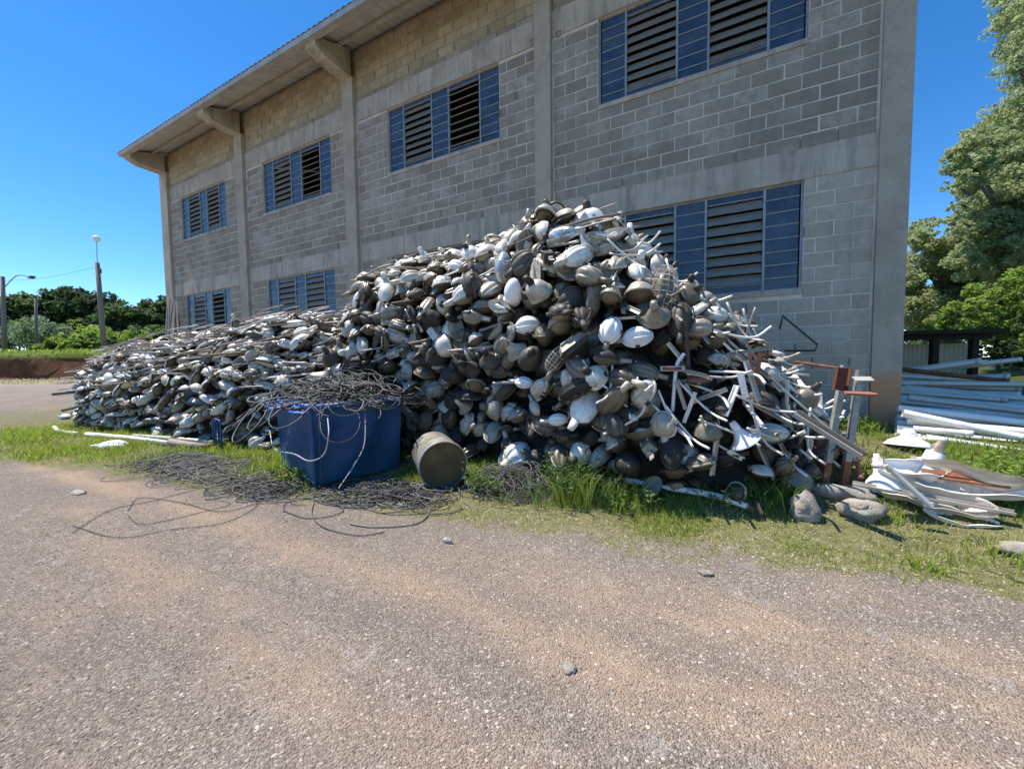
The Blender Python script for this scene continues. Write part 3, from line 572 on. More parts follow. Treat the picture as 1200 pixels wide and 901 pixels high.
# ------------------------------------------------------------------ bracket pipes, bars and channels in the heap
def bracket(p,B,Ln,r,mk,bend,label,group,name='bracket_pipe',cat='pipe'):
    pts=[(-Ln/2,0,0),(-Ln/4,0,bend*.25),(Ln/8,0,bend*.8),(Ln/2,0,bend)]
    o=single(name,tube(bez(pts,4),r,8),mk,label,cat,group,True); o.matrix_world=Matrix.Translation(Vector(p))@Matrix(B.tolist()).to_4x4(); return o
for k in range(170):
    x=random.uniform(-15.0,-6.1); th=random.uniform(.5,1.75); p=heap(x,th)+hnorm(x,th)*random.uniform(.0,.2)
    lx=np.array([1.,.25,.06])+rng.normal(size=3)*np.array([.1,.3,.14]); rust=random.random()<.45
    bracket(p,basis((0,-.2,1),lx),random.uniform(.6,1.9),random.uniform(.009,.019),'pinkrust' if rust else 'galv',random.uniform(-.15,.25),('brown rusty' if rust else 'grey')+' bent lamp arm pipe lying lengthwise on the low left heap',('brown' if rust else 'grey')+' arm pipes on the low left heap')
for k in range(70):
    x=random.uniform(-5.6,-1.4); th=random.uniform(1.0,1.75) if k<45 else random.uniform(.3,1.2); p=heap(x,th)+hnorm(x,th)*random.uniform(-.02,.08); rust=random.random()<(.6 if th>1.1 else .25)
    lx=np.array([1,.1,.25])+rng.normal(size=3)*np.array([.2,.3,.35]); bracket(p,basis((0,-.2,1),lx),random.uniform(.35,1.1),random.uniform(.009,.018),'pinkrust' if rust else 'galv',random.uniform(-.1,.2),('brown rusty' if rust else 'grey')+' bent lamp arm pipe sticking out of the tall heap',('brown' if rust else 'grey')+' arm pipes in the tall heap')
# long pipes sloping down the right side
for (a,b,r,mk,lab) in [((706,262),(1003,540),.021,'galv','topmost long straight galvanised pipe sloping down the right side of the tall heap'),((722,284),(985,508),.018,'galv','second long grey pipe sloping down the right side just below the topmost one'),((745,300),(905,432),.026,'pole','short thick pale pipe lying beneath the two long sloping pipes'),((775,338),(880,437),.016,'galv','thin grey pipe at the upper middle of the right slope'),((840,382),(962,487),.024,'white','white painted pipe lying at the lower right slope of the heap'),((930,440),(992,525),.027,'white','stubby white pipe at the foot of the right slope of the heap')]:
    A,Bp=at_y(*a,-1.75),at_y(*b,-2.05); single('long_pipe',tube([A,(A*.5+Bp*.5)+np.array([0,0,.03]),Bp],r,10),mk,lab,'pipe',None,True)
for k in range(16):
    u0,u1=random.uniform(0,.45),random.uniform(.5,1); q=random.uniform(0,55); A,Bp=at_y(712+285*u0-q*.3,272+250*u0+q,random.uniform(-2.2,-1.8)),at_y(712+285*u1-q*.3,272+250*u1+q*.8,random.uniform(-2.4,-2.0))
    if A[2]<g(A[0],A[1])+.05 or Bp[2]<g(Bp[0],Bp[1])+.05: continue
    lab_=['thin','slender','narrow','fine'][k%4]+' '+['pale','grey','whitish','dull'][k//4]+' rod running down the right slope among the long pipes'
    single('thin_rod',tube([A,(A+Bp)/2+V3(random.uniform(-.03,.03),0,random.uniform(-.02,.05)),Bp],random.uniform(.008,.014),6),['white','galv','white','galv'][k//4],lab_,'rod','rods on the right slope',True)
def channel(Ln,Wd=.07,D=.03,t=.004): return join([box((0,0,0),(Ln,Wd,t)),box((0,Wd/2-t/2,D/2+t/2),(Ln,t,D)),box((0,-Wd/2+t/2,D/2+t/2),(Ln,t,D))])
def place(o,p,zax,xax,s=1): o.matrix_world=Matrix.Translation(Vector([float(a) for a in p]))@Matrix(basis(zax,xax).tolist()).to_4x4()@Matrix.Scale(s,4)
for k in range(110):
    x=random.uniform(-1.1,.95); th=random.uniform(.25,1.6); p=heap(x,th)+hnorm(x,th)*random.uniform(.0,.10)
    if k%2: o=single('perforated_bar',channel(random.uniform(.15,.5),random.uniform(.025,.05),.018),random.choice(['galv','galv','pole','white']),'short grey steel channel piece among the pipes on the right slope of the heap','steel bar','short steel channels on the right slope')
    else: o=single('bracket_pipe',tube(bez([(-.3,0,0),(-.05,0,.02),(.12,0,.08),(.2,0,.22)],4),.012,8),random.choice(['white','galv','pole']),'short bent pale pipe on the right slope of the heap','pipe','short bent pipes on the right slope',True)
    place(o,p,hnorm(x,th)+rng.normal(size=3)*.5,np.array([1,.1,-.8])+rng.normal(size=3)*.6)
# ------------------------------------------------------------------ single pieces that stand out on the heap
def lampthing(kind,name,p,zax,xax,s,label,cat,over={},extra=None):
    o=thing(name,p,label,cat)
    for nm,vf,mk in LT[kind]: obj(nm,vf,over.get(nm,mk),o,True)
    place(o,p,zax,xax,s); return o
V_=lambda *a:np.array(a,float)
lampthing('dome','dome_lamp',hp(693,262),(-.2,-.3,1),(1,0,0),1.05,'large white dome lamp lying open on the very top of the heap','lamp',{'reflector':'white'})
lampthing('bell','rusty_reflector',hp(622,290),(.1,1,.15),(1,0,0),1.15,'big round reflector with rusty brown inside near the top of the heap','reflector',{'reflector':'barrel','socket':'rust'})
lampthing('glass','glass_bowl',hp(594,318),(.3,.9,.2),(.3,.2,1),1.15,'large round clear glass bowl on upper left of the tall heap, shining white','glass bowl')
lampthing('glass','glass_bowl',hp(604,345),(.2,.9,.3),(.35,.1,1),1.0,'pointed frosted glass bowl hanging upright just below the large round one','glass bowl',{'bowl':'bulb'})
lampthing('glass','glass_bowl',hp(660,283),(.1,.7,-.6),(1,.1,0),1.1,'clear glass bowl with white glare on the crest left of the dome lamp','glass bowl')
lampthing('melon','street_lamp',hp(712,388),(.1,-1,.35),(.2,0,1),.82,'bright white ribbed lamp head in the middle of the shaded front of the heap','street lamp',{'housing':'bulb','rim':'white'})
lampthing('melon','street_lamp',hp(746,397),(.0,-.8,.6),(1,0,.2),.85,'white sunlit rounded lamp head right of the bright ribbed one','street lamp',{'housing':'white','rim':'white'})
lampthing('melon','street_lamp',hp(621,383),(.1,-.9,.5),(1,0,.25),.85,'white grooved lamp head below the clear glass bowls','street lamp',{'housing':'white'})
lampthing('small','street_lamp',hp(615,447),(.0,-.8,.6),(1,0,-.2),.95,'small white crumpled lamp head low on the dark front of the heap','street lamp',{'housing':'white'})
lampthing('small','street_lamp',hp(658,488),(.0,-.8,.6),(1,0,.2),.9,'small white lamp head near the foot of the heap above the weeds','street lamp',{'housing':'white'})
lampthing('bell','cone_reflector',hp(874,517),(-.5,-.2,.8),(1,0,0),.85,'white cone-shaped reflector catching the sun low on the right of the heap','reflector',{'reflector':'white','socket':'white'})
lampthing('cobra','street_lamp',hp(893,508),(.1,-.8,.5),(1,0,.1),.9,'black and white glossy lamp head right of the white cone reflector','street lamp',{'housing':'glassbowl','rim':'darkmetal'})
lampthing('flat','street_lamp',hp(820,447),(.0,.5,-.75),(1,.1,.1),.5,'orange-brown flat lamp tray lying face up on the right of the heap','street lamp',{'tray':'orange','housing':'darkmetal'})
lampthing('dome','dome_lamp',hp(830,505),(0,-.3,1),(1,0,0),.75,'blue-grey metal dome shade low on the right front of the heap','lamp',{'lens':'cream'})
# wire cages
def cage(p,zax,xax,s,label):
    o=thing('wire_guard',p,label,'wire guard'); 
    ring=[]; long=[]
    for k in range(9):
        u=-.9+1.8*k/8; rr=.115*math.sqrt(1-u*u*.97); a=np.linspace(0,2*math.pi,17); ring.append(tube(np.stack([np.full(17,u*.2),rr*np.cos(a),rr*np.sin(a)],1),.0035,4,False))
    for k in range(12):
        a=k*math.pi/6; u=np.linspace(-.98,.98,11); rr=.115*np.sqrt(1-u*u*.97); long.append(tube(np.stack([u*.2,rr*np.cos(a),rr*np.sin(a)],1),.0035,4,False))
    obj('ring_wires',join(ring),'galv',o); obj('long_wires',join(long),'galv',o); obj('lamp_glass',tf(shellgrid(.34,.17,.08,9,11,0),None,(0,0,-.02)),'cream',o,True); place(o,p,zax,xax,s)
cage(hp(774,342),(0,-1,.2),(.15,0,1),1.3,'tall oval wire guard hanging at the upper right of the heap')
cage(hp(655,419),(0,-1,.2),(.6,0,.8),.85,'small wire guard in the middle of the dark heap front')
# orange and white plates on the right
for (x,y,mk,ln,lab,xa) in [(874,435,'orange',.36,'left orange metal strip hanging on the right side of the heap',(-.12,0,1)),(880,437,'orange',.38,'right orange metal strip hanging beside the left one',(.06,0,1)),(868,452,'white',.30,'white perforated metal plate hanging beside the orange strips',(-.2,0,1)),(806,478,'galv',.40,'grey perforated plate leaning in a V under the orange tray',(.35,0,1)),(793,462,'galv',.36,'pale angled plate forming the left arm of the V',(-.3,0,1)),(800,408,'darkmetal',.8,'long dark flat bar standing upright on the right of the heap',(-.05,0,1))]:
    o=single('metal_strip',channel(ln*.8,.035 if mk!='white' else .055,.01),mk,lab,'metal strip'); place(o,hp(x,y,.10),(.15,1,.1),xa)
o=thing('bent_arm',hp(788,431),'short bent white arm with a flat rusty end plate at the right of the heap','pipe'); obj('arm',tube(bez([(-.02,0,-.42),(.0,0,-.1),(.02,0,.05),(.08,0,.15)],5),.018,8),'white',o,True); obj('plate',box((-.02,-.04,0),(.22,.05,.05)),'galv',o); obj('plate_face',box((-.02,-.07,0),(.17,.008,.03)),'rust',o)
# ------------------------------------------------------------------ blue bin
c0=at_z(370,569,.02); cl=at_z(322,537,.04); cr_=at_z(470,545,.05)
du=(cl-c0); du[2]=0; dv=(cr_-c0); dv[2]=0; Lu=min(np.linalg.norm(du),1.5); du/=np.linalg.norm(du); dvp=dv-du*(dv@du); dvp/=np.linalg.norm(dvp); Lv=1.12; dv_=dvp
bin_=thing('blue_bin',c0,'large blue steel bin overflowing with tangled cables in front of the heaps','bin')
def binpt(u,v,z): return du*u*Lu+dv_*v*Lv+V_(0,0,z)
Hb=.98
def quadwall(p0,p1,off,nm,th=.02):
    o_=.06  # taper: wider at the top
    pts=[]
    cen=(binpt(.5,.5,0))
    nrm=np.cross(p1-p0,[0,0,1.]); nrm/=np.linalg.norm(nrm); nrm*= -1 if nrm@(cen-p0)>0 else 1
    V=[];n1,n2=9,6
    for s_ in (0,1):
        for i in range(n1):
            for j_ in range(n2):
                q=p0+(p1-p0)*i/(n1-1)+V_(0,0,Hb*j_/(n2-1)); k_=j_/(n2-1); q=q+(q-cen)*V_(1,1,0)*.07*k_
                q=q-nrm*th*s_+nrm*.10*math.sin(i*1.3+j_*1.1)*(k_*(1-k_)*4)*(1 if 0<i<n1-1 else 0)
                V.append(q)
    F=grid_faces(n1,n2,False)+[q[::-1] for q in grid_faces(n1,n2,False,n1*n2)]
    return obj(nm,(np.array(V),F),'blue',bin_,True)
P4=[binpt(0,0,0),binpt(1,0,0),binpt(1,1,0),binpt(0,1,0)]
for i in range(4): quadwall(P4[i],P4[(i+1)%4],0,'side_panel')
obj('bottom',join([tube([P4[0]+V_(0,0,.03),P4[1]+V_(0,0,.03)],.02,6),box((P4[0]+P4[2])/2+V_(0,0,.05),(.5,.5,.02))]),'blue',bin_)
cen=binpt(.5,.5,0); top4=[q+(q-cen)*.07+V_(0,0,Hb) for q in P4]
for i in range(4): obj('rim',tube([top4[i],(top4[i]+top4[(i+1)%4])/2,top4[(i+1)%4]],.028,8),'bluerim',bin_,True)
obj('corner_post',tube([P4[0],top4[0]],.022,6),'blue',bin_)
def world(p): return c0+p
# cable heap generators
def tangle(cx,cy,sx,sy,h,n,rad=(.12,.45),r=(.004,.009),zbase=None,flat=.35,rz=0,seed=0,sag=0):
    rr=random.Random(seed); out=[]
    for _ in range(n):
        x=cx+rr.gauss(0,sx*.5); y=cy+rr.gauss(0,sy*.5); R_=rr.uniform(*rad); a0=rr.uniform(0,6.28); tot=rr.uniform(2,9); ex=rr.uniform(.45,1); ph=rr.uniform(0,3.14); k=int(tot*3)+5; z0=rr.uniform(0,1)**1.3*h; tl=rr.uniform(-.35,.35)
        pts=[]
        for i in range(k):
            a=a0+tot*i/k; q=R_*(1+.3*math.sin(a*1.7+ph)); lx,ly=q*math.cos(a),q*ex*math.sin(a); px_=x+lx*math.cos(ph)-ly*math.sin(ph); py_=y+lx*math.sin(ph)+ly*math.cos(ph)
            zb=(g(px_,py_) if zbase is None else zbase); d2=((px_-cx)/(sx*1.3))**2+((py_-cy)/(sy*1.3))**2; hz=math.exp(-d2)
            pts.append((px_,py_,zb+.008+z0*hz*(1+tl*math.sin(a))+ (0 if d2<1 or not sag else -sag*min(1,(d2-1)))))
        out.append(tube(pts,rr.uniform(*r),4,False))
    return out
bc=world(cen)
def stuffcable(name,lists,label):
    ks=[k for k,_ in lists]; ps=[q for _,l in lists for q in l]; mi=[i for i,(k,l) in enumerate(lists) for q in l for _ in q[1]]
    tag(put(name,mesh(name,join(ps),ks,True,mi)),label,'cables',kind='stuff')
stuffcable('cable_tangle',[('cable',tangle(bc[0]+.05,bc[1]+.15,.9,.85,.42,380,(.06,.32),(.005,.012),Hb-.04,seed=1,sag=.38)),('cableg',tangle(bc[0],bc[1],.9,.8,.42,120,(.06,.32),(.004,.009),Hb,seed=2,sag=.4)),('cableb',tangle(bc[0]-.05,bc[1]-.42,.5,.22,.06,26,(.1,.35),(.008,.014),Hb+.0,seed=3,sag=.06))],'thick tangle of black, grey and blue cables heaped in the blue bin')
# cables spilling on the ground
stuffcable('ground_cables',[('cable',tangle(*at_z(450,578)[:2],.75,.35,.10,120,(.08,.4),(.003,.008),seed=5)),('cableg',tangle(*at_z(460,575)[:2],.8,.35,.10,60,(.08,.4),(.003,.008),seed=6))],'coils of black and grey cable lying on the ground between the blue bin and the barrel')
stuffcable('ground_cables',[('cable',tangle(*at_z(225,545)[:2],1.3,.42,.12,230,(.06,.34),(.003,.007),seed=7)+tangle(*at_z(310,572)[:2],.7,.22,.06,90,(.06,.26),(.003,.006),seed=8)),('cableg',tangle(*at_z(240,547)[:2],1.4,.45,.12,170,(.05,.3),(.003,.006),seed=9)),('wood',tangle(*at_z(260,555)[:2],1.5,.45,.13,90,(.05,.4),(.003,.006),seed=19))],'dark matted cables spread over the grass left of the blue bin')
stuffcable('ground_cables',[('cable',tangle(*at_z(600,562,.15)[:2],.55,.28,.26,120,(.05,.22),(.003,.006),seed=10)),('cableg',tangle(*at_z(610,560,.15)[:2],.5,.25,.28,60,(.05,.2),(.003,.005),seed=11))],'fine dark wire tangle on the ground right of the fallen barrel')
def loop(pts,r,mk,label,zoff=.012,name='loose_cable'):
    P_=[at_z(*p) for p in pts]; P_=[V_(p[0],p[1],g(p[0],p[1])+zoff) for p in P_]; return single(name,tube(bez(P_,7),r,6,False),mk,label,'cable',None,True)
loop([(85,626),(130,600),(180,588),(235,572),(290,560)],.0035,'cable','thin black cable starting far left on the gravel and running up to the matted cables')
loop([(150,600),(165,585),(215,590),(260,600),(305,588),(330,570)],.0035,'cable','thin black cable looping in front of the matted cables on the gravel')
loop([(85,618),(140,632),(200,622),(262,614),(300,594),(308,572)],.0035,'cable','longest thin black cable curving widest across the gravel at left')
loop([(150,606),(170,616),(240,600),(270,590),(240,584)],.0035,'cable','narrow black cable hairpin on the gravel left of the bin')
loop([(332,600),(336,590),(365,585),(400,596),(395,606),(360,610),(332,600)],.005,'cable','closed black cable loop on the gravel in front of the blue bin')
loop([(398,598),(430,592),(490,590),(503,600),(488,617),(440,622),(410,618)],.007,'cableg','wide grey cable loop on the gravel right of the bin')
loop([(368,590),(366,606),(380,622),(420,632),(450,628)],.005,'cable','thin cable trailing farthest toward the camera in front of the bin')
def hang(pts,r,mk,label,Y): single('hanging_cable',tube(bez([at_y(x,y,Y+dy) for x,y,dy in pts],6),r,6,False),mk,label,'cable',None,True)
hang([(316,505,.1),(322,526,-.1),(345,532,-.15),(362,540,-.2),(379,533,-.25),(385,510,-.25),(384,490,-.1)],.007,'cablew','pale cable hanging in a loop down the front of the blue bin',-3.85)
hang([(428,485,.3),(427,520,.1),(415,545,-.1),(397,572,-.35)],.007,'cablew','pale cable hanging straight from the bin rim to the ground',-3.6)
hang([(378,460,.3),(374,500,-.2),(377,566,-.25)],.0035,'cable','thin black cable hanging over the front corner of the blue bin',-3.9)
hang([(318,532,0),(313,545,0),(322,562,-.2),(340,568,-.3)],.007,'cable','black cable drooping from the left side of the bin to the grass',-3.5)
o=single('blue_tube',tube([at_y(383,446,-2.9),at_y(403,436,-2.7)],.026,8),'bluerim','short bright blue plastic tube on top of the cables in the bin','tube')
lampthing('small','street_lamp',at_y(313,523,-3.7),(0,-.5,1),(.7,-.2,.4),.75,'small whitish lamp head lying on the ground against the left side of the bin','street lamp',{'housing':'cream'})
# blue bent rack left of bin
pA=at_z(251,523,.05)
rk=thing('blue_rack',pA,'small blue bent tube rack standing at the foot of the low left heap','rack')
for k,dx in enumerate((0,.19)): obj('hoop',tf(tube(bez([(0,0,0),(0,0,.42),(.05,0,.5),(.13,0,.5),(.17,0,.42),(.17,0,0)],4),.017,6),None,(dx,-.05*k,0)),'blue',rk,True)
# ------------------------------------------------------------------ barrel
bf=at_z(520,566,.06)
fc=V_(bf[0],bf[1],g(bf[0],bf[1])+.29); ax=V_(-.62,.55,.0); ax/=np.linalg.norm(ax)
br=thing('steel_barrel',(fc[0],fc[1],fc[2]-.29),'rusty dark steel barrel lying on its side right of the blue bin','barrel')
def dr(s,r): return (s,r)
prof=[(.0,.285),(.012,.295),(.03,.287),(.2,.284),(.25,.295),(.30,.284),(.48,.283),(.53,.295),(.58,.284),(.72,.286),(.74,.293)]
Vb,Fb=lathe([(r,z) for z,r in prof],28); Bb=basis(ax,(0,0,1)); C_=V_(0,0,.29)
obj('shell',tf((Vb,Fb),Bb,C_),'barrel',br,True)
obj('lid',tf(lathe([(.284,.03),(.27,.035),(.15,.03),(.0015,.03)],24),Bb,C_),'lidbrown',br,True); obj('base',tf(lathe([(.284,.71),(.001,.715)],24),Bb,C_),'barrel',br,True)
obj('rim',tf(lathe([(.283,-.012),(.303,-.006),(.303,.012),(.285,.016)],28),Bb,C_),'galv',br,True)
# ------------------------------------------------------------------ pieces on the grass, left
def gp(x,y,dz=0):
    r=ray(x,y); t=1.0/max(np.linalg.norm(r),1e-9); st=.03*t
    for _ in range(4000):
        p=EYE+r*t
        if p[2]<=g(p[0],p[1]): break
        t+=st
    return V_(p[0],p[1],g(p[0],p[1])+dz)
single('white_pipe',tube(bez([gp(64,503,.05),gp(70,508,.05),gp(90,511,.05)],5),.045,10),'white','short curved end of white pipe at the far left of the grass','pipe',None,True)
single('white_pipe',tube([gp(102,512,.06),gp(150,517,.07),gp(205,524,.06)],.045,10),'white','long white plastic pipe lying on the grass in front of the low left heap','pipe',None,True)
single('white_pipe',tube([gp(157,514,.06),gp(205,518,.07),gp(258,523,.06)],.04,10),'pole','second grey-white pipe lying behind the long white pipe on the grass','pipe',None,True)
single('brown_pipe',tube([gp(200,524,.10),gp(222,528,.10),gp(243,530,.09)],.06,10),'pinkrust','reddish brown pipe piece at the right end of the long white pipe','pipe',None,True)
for k,(x,y,lab) in enumerate([(124,494,'small white lamp head lying alone on the bright grass, left of its twin'),(133,503,'slanted white lamp head lying on the bright grass, right of its twin'),(178,499,'crumpled white lamp head on the grass below the middle of the low heap'),(77,491,'pale lamp head at the far left foot of the low heap'),(133,526,'cream flat lamp head lying in front of the long white pipe'),(224,501,'white lamp head at the grass edge near the blue rack')]):
    lampthing('small' if k!=4 else 'flat','street_lamp',gp(x,y,.06),(.1*k-.2,-.3,1),(1,.3*k-.6,.2),1.1,lab,'street lamp',{'housing':'white'})
for k,(a,b,lab) in enumerate([((62,462),(120,456),'upper dark pipe poking out of the left end of the low heap'),((73,481),(135,466),'lower dark pipe poking out of the left end of the low heap')]):
    A,Bp=at_y(*a,-3.6),at_y(*b,-3.0); single('dark_pipe',tube([A,Bp],.035,8),'darkmetal',lab,'pipe')
# front pipe with broken end
P1=[gp(730,574,.10),gp(780,581,.08),gp(835,590,.07),gp(882,603,.05)]
fp=thing('fallen_pipe',P1[0],'pale metal pipe with broken end clamp on the grass before the tall heap','pipe'); obj('arm',tube(bez([p-P1[0] for p in P1],5),.032,10),'white',fp,True); obj('clamp',join([tf(box((0,0,0),(.1,.07,.06)),rot((.3,.4,.2)),P1[3]-P1[0]),tf(box((0,0,0),(.02,.12,.1)),rot((.8,.1,.5)),P1[3]-P1[0]+V_(.03,-.03,.0))]),'alu',fp)
single('white_scrap',tf(shellgrid(.1,.08,.04,6,7),None,gp(513,572,.03)),'white','small white scrap piece on the ground below the barrel','scrap')
# ------------------------------------------------------------------ right: leaning channels
for k,(b,t,lab) in enumerate([((966,576),(992,428),'left of two upright galvanised steel channels with rusty feet, beside the tall heap'),((990,572),(1010,434),'right of two upright galvanised steel channels with rusty feet')]):
    A=gp(*b); T=at_y(*t,A[1]+.12); d=T-A; ln=np.linalg.norm(d); o=thing('steel_channel',A,lab,'steel channel')
    M3=basis(np.cross(d,V_(.9,.45,0)),d); 
    obj('upper_section',tf(channel(ln*.78,.06,.035),M3,d*.61),'steelgrey',o); obj('rusty_foot',tf(channel(ln*.22,.062,.037),M3,d*.11),'rust',o)
H=at_y(984,444,-2.45)
cl_=thing('clamp_bracket',H,'red-brown rusty clamp holding the tops of the two steel channels','clamp')
obj('plate',tf(channel(.2,.10,.05),basis((.2,-1,0),(.12,0,1)),(0,-.02,0)),'red',cl_); obj('tongue',tf(join([box((0,0,0),(.19,.07,.02)),box((.10,0,0),(.05,.04,.016))]),rot((.25,.05,.1)),(.11,-.08,-.12)),'orange',cl_)
obj('cross_plate',tf(box((0,0,0),(.13,.09,.008)),rot((.35,0,.1)),(.17,.05,.0)),'galv',cl_)
single('rusty_rod',tube([at_y(932,424,-2.2),at_y(980,431,-2.35),at_y(990,436,-2.4)],.014,6),'rust','thin rusty rod running level from the heap to the clamp','rod')
single('steel_angle',tf(channel(.55,.07,.04),basis((.3,-.6,.8),at_y(990,517,-2.75)-at_y(943,500,-2.6)),at_y(968,509,-2.7)),'galv','sloping grey channel piece crossing the foot of the left upright channel','steel bar')
single('orange_bar',tube([gp(1000,557,.25),gp(1008,573,.1)],.02,6),'orange','short orange rusty bar leaning behind the upright channels','bar')
# big reflectors on the right
def lathe_thing(name,p,zax,parts,label,cat,s=1):
    o=thing(name,p,label,cat)
    for nm,pr,mk in parts: obj(nm,lathe(pr,22),mk,o,True)
    place(o,p,zax,(1,.2,0),s); return o
bellp=[(.06,.30),(.075,.28),(.08,.20),(.11,.17),(.20,.10),(.25,.02),(.255,.0),(.245,.0),(.19,.09),(.1,.15)]
neck=[(.002,.42),(.03,.42),(.032,.38),(.05,.37),(.055,.31),(.07,.305),(.07,.28)]
lathe_thing('bell_lamp',gp(1036,578,.02),(-.18,.1,1),[('shade',[(r*.72,z*1.0) for r,z in bellp],'white'),('neck',[(r*.9,z*.95) for r,z in neck],'alu')],'upright white bell lamp with thick neck, leftmost of the white lamps by the pillar','lamp',.82)
lathe_thing('bell_lamp',gp(1082,562,.02),(.35,.1,1),[('shade',bellp,'white'),('neck',neck,'alu')],'white bell lamp tilted over the metal shells, right of the upright one','lamp',.88)
lathe_thing('bell_lamp',gp(1064,524,.0),(.05,.15,1),[('shade',[(r*1.15,z*.8) for r,z in bellp],'white'),('neck',[(r*1.3,z*.72) for r,z in neck[2:]],'white')],'broad white cone shade standing right at the foot of the corner pillar','lamp',.68)
def trough(Ln,Wd,D,nu=14,nv=9):
    V=[]
    for th_ in (0,.012):
        for i in range(nu):
            u=i/(nu-1); s=math.sin(math.pi*min(1,max(0,.04+.92*u)))**.5
            for k in range(nv):
                a=math.pi*k/(nv-1); V.append(((u-.5)*Ln,math.cos(a)*(Wd/2-th_)*s,-math.sin(a)*(D-th_)*s))
    m_=nu*nv; F=grid_faces(nu,nv,False)+[q[::-1] for q in grid_faces(nu,nv,False,m_)]
    for i in range(nu-1):
        for k in (0,nv-1): a=i*nv+k; b=a+nv; F.append((a,b,b+m_,a+m_))
    V=np.array(V); V=V+np.array([mnoise.noise_vector(Vector(v*5)+Vector((Ln*9,Wd*7,0))) for v in V])*V_(.03,.05,.05)+np.array([mnoise.noise_vector(Vector(v*13)+Vector((Ln*9,0,0))) for v in V])*.012
    return V,F
for (x,y,Y,ln,wd,z_,xa,mk,lab) in [(1112,580,.20,.95,.30,(.1,-.35,1),(1,-.1,.0),'white','long open white metal shell lying nearest the camera on the grass'),(1090,590,.12,.7,.24,(-.1,-.5,1),(1,-.25,-.1),'pole','grey metal shell beneath the long open white one'),(1140,572,.22,.75,.34,(.2,.3,1),(1,-.35,.05),'pole','wide shiny metal shell at the right end of the shell pile'),(1075,572,.26,.5,.26,(.3,-.4,1),(1,.3,.1),'white','short white shell at the left end of the shell pile'),(1125,603,.03,.42,.16,(0,-.3,1),(1,-.1,0),'white','narrow white shell touching the grass below the shell pile')]:
    o=single('metal_shell',trough(ln,wd,wd*.42),mk,lab,'lamp shell',None,True); place(o,gp(x,y+8,Y),z_,xa)
o=single('flat_bar',channel(.95,.05,.02),'pole','long flat grey bar lying under the front of the shell pile','bar'); place(o,gp(1085,597,.10),(0,-.3,1),(1,-.22,0))
o=single('rusty_plate',join([box((0,0,0),(.5,.09,.012)),box((-.1,.02,.012),(.3,.06,.012))]),'rust','rusty red-brown flat strip lying on the shells','metal strip'); place(o,gp(1128,590,.20),(0,-.5,1),(1,-.1,-.05))
o=single('grey_rod',tube([(0,0,0),(.28,0,-.3)],.02,8),'galv','short grey rod slanting down beside the upright bell lamp','rod'); o.location=at_y(1038,545,-2.6)
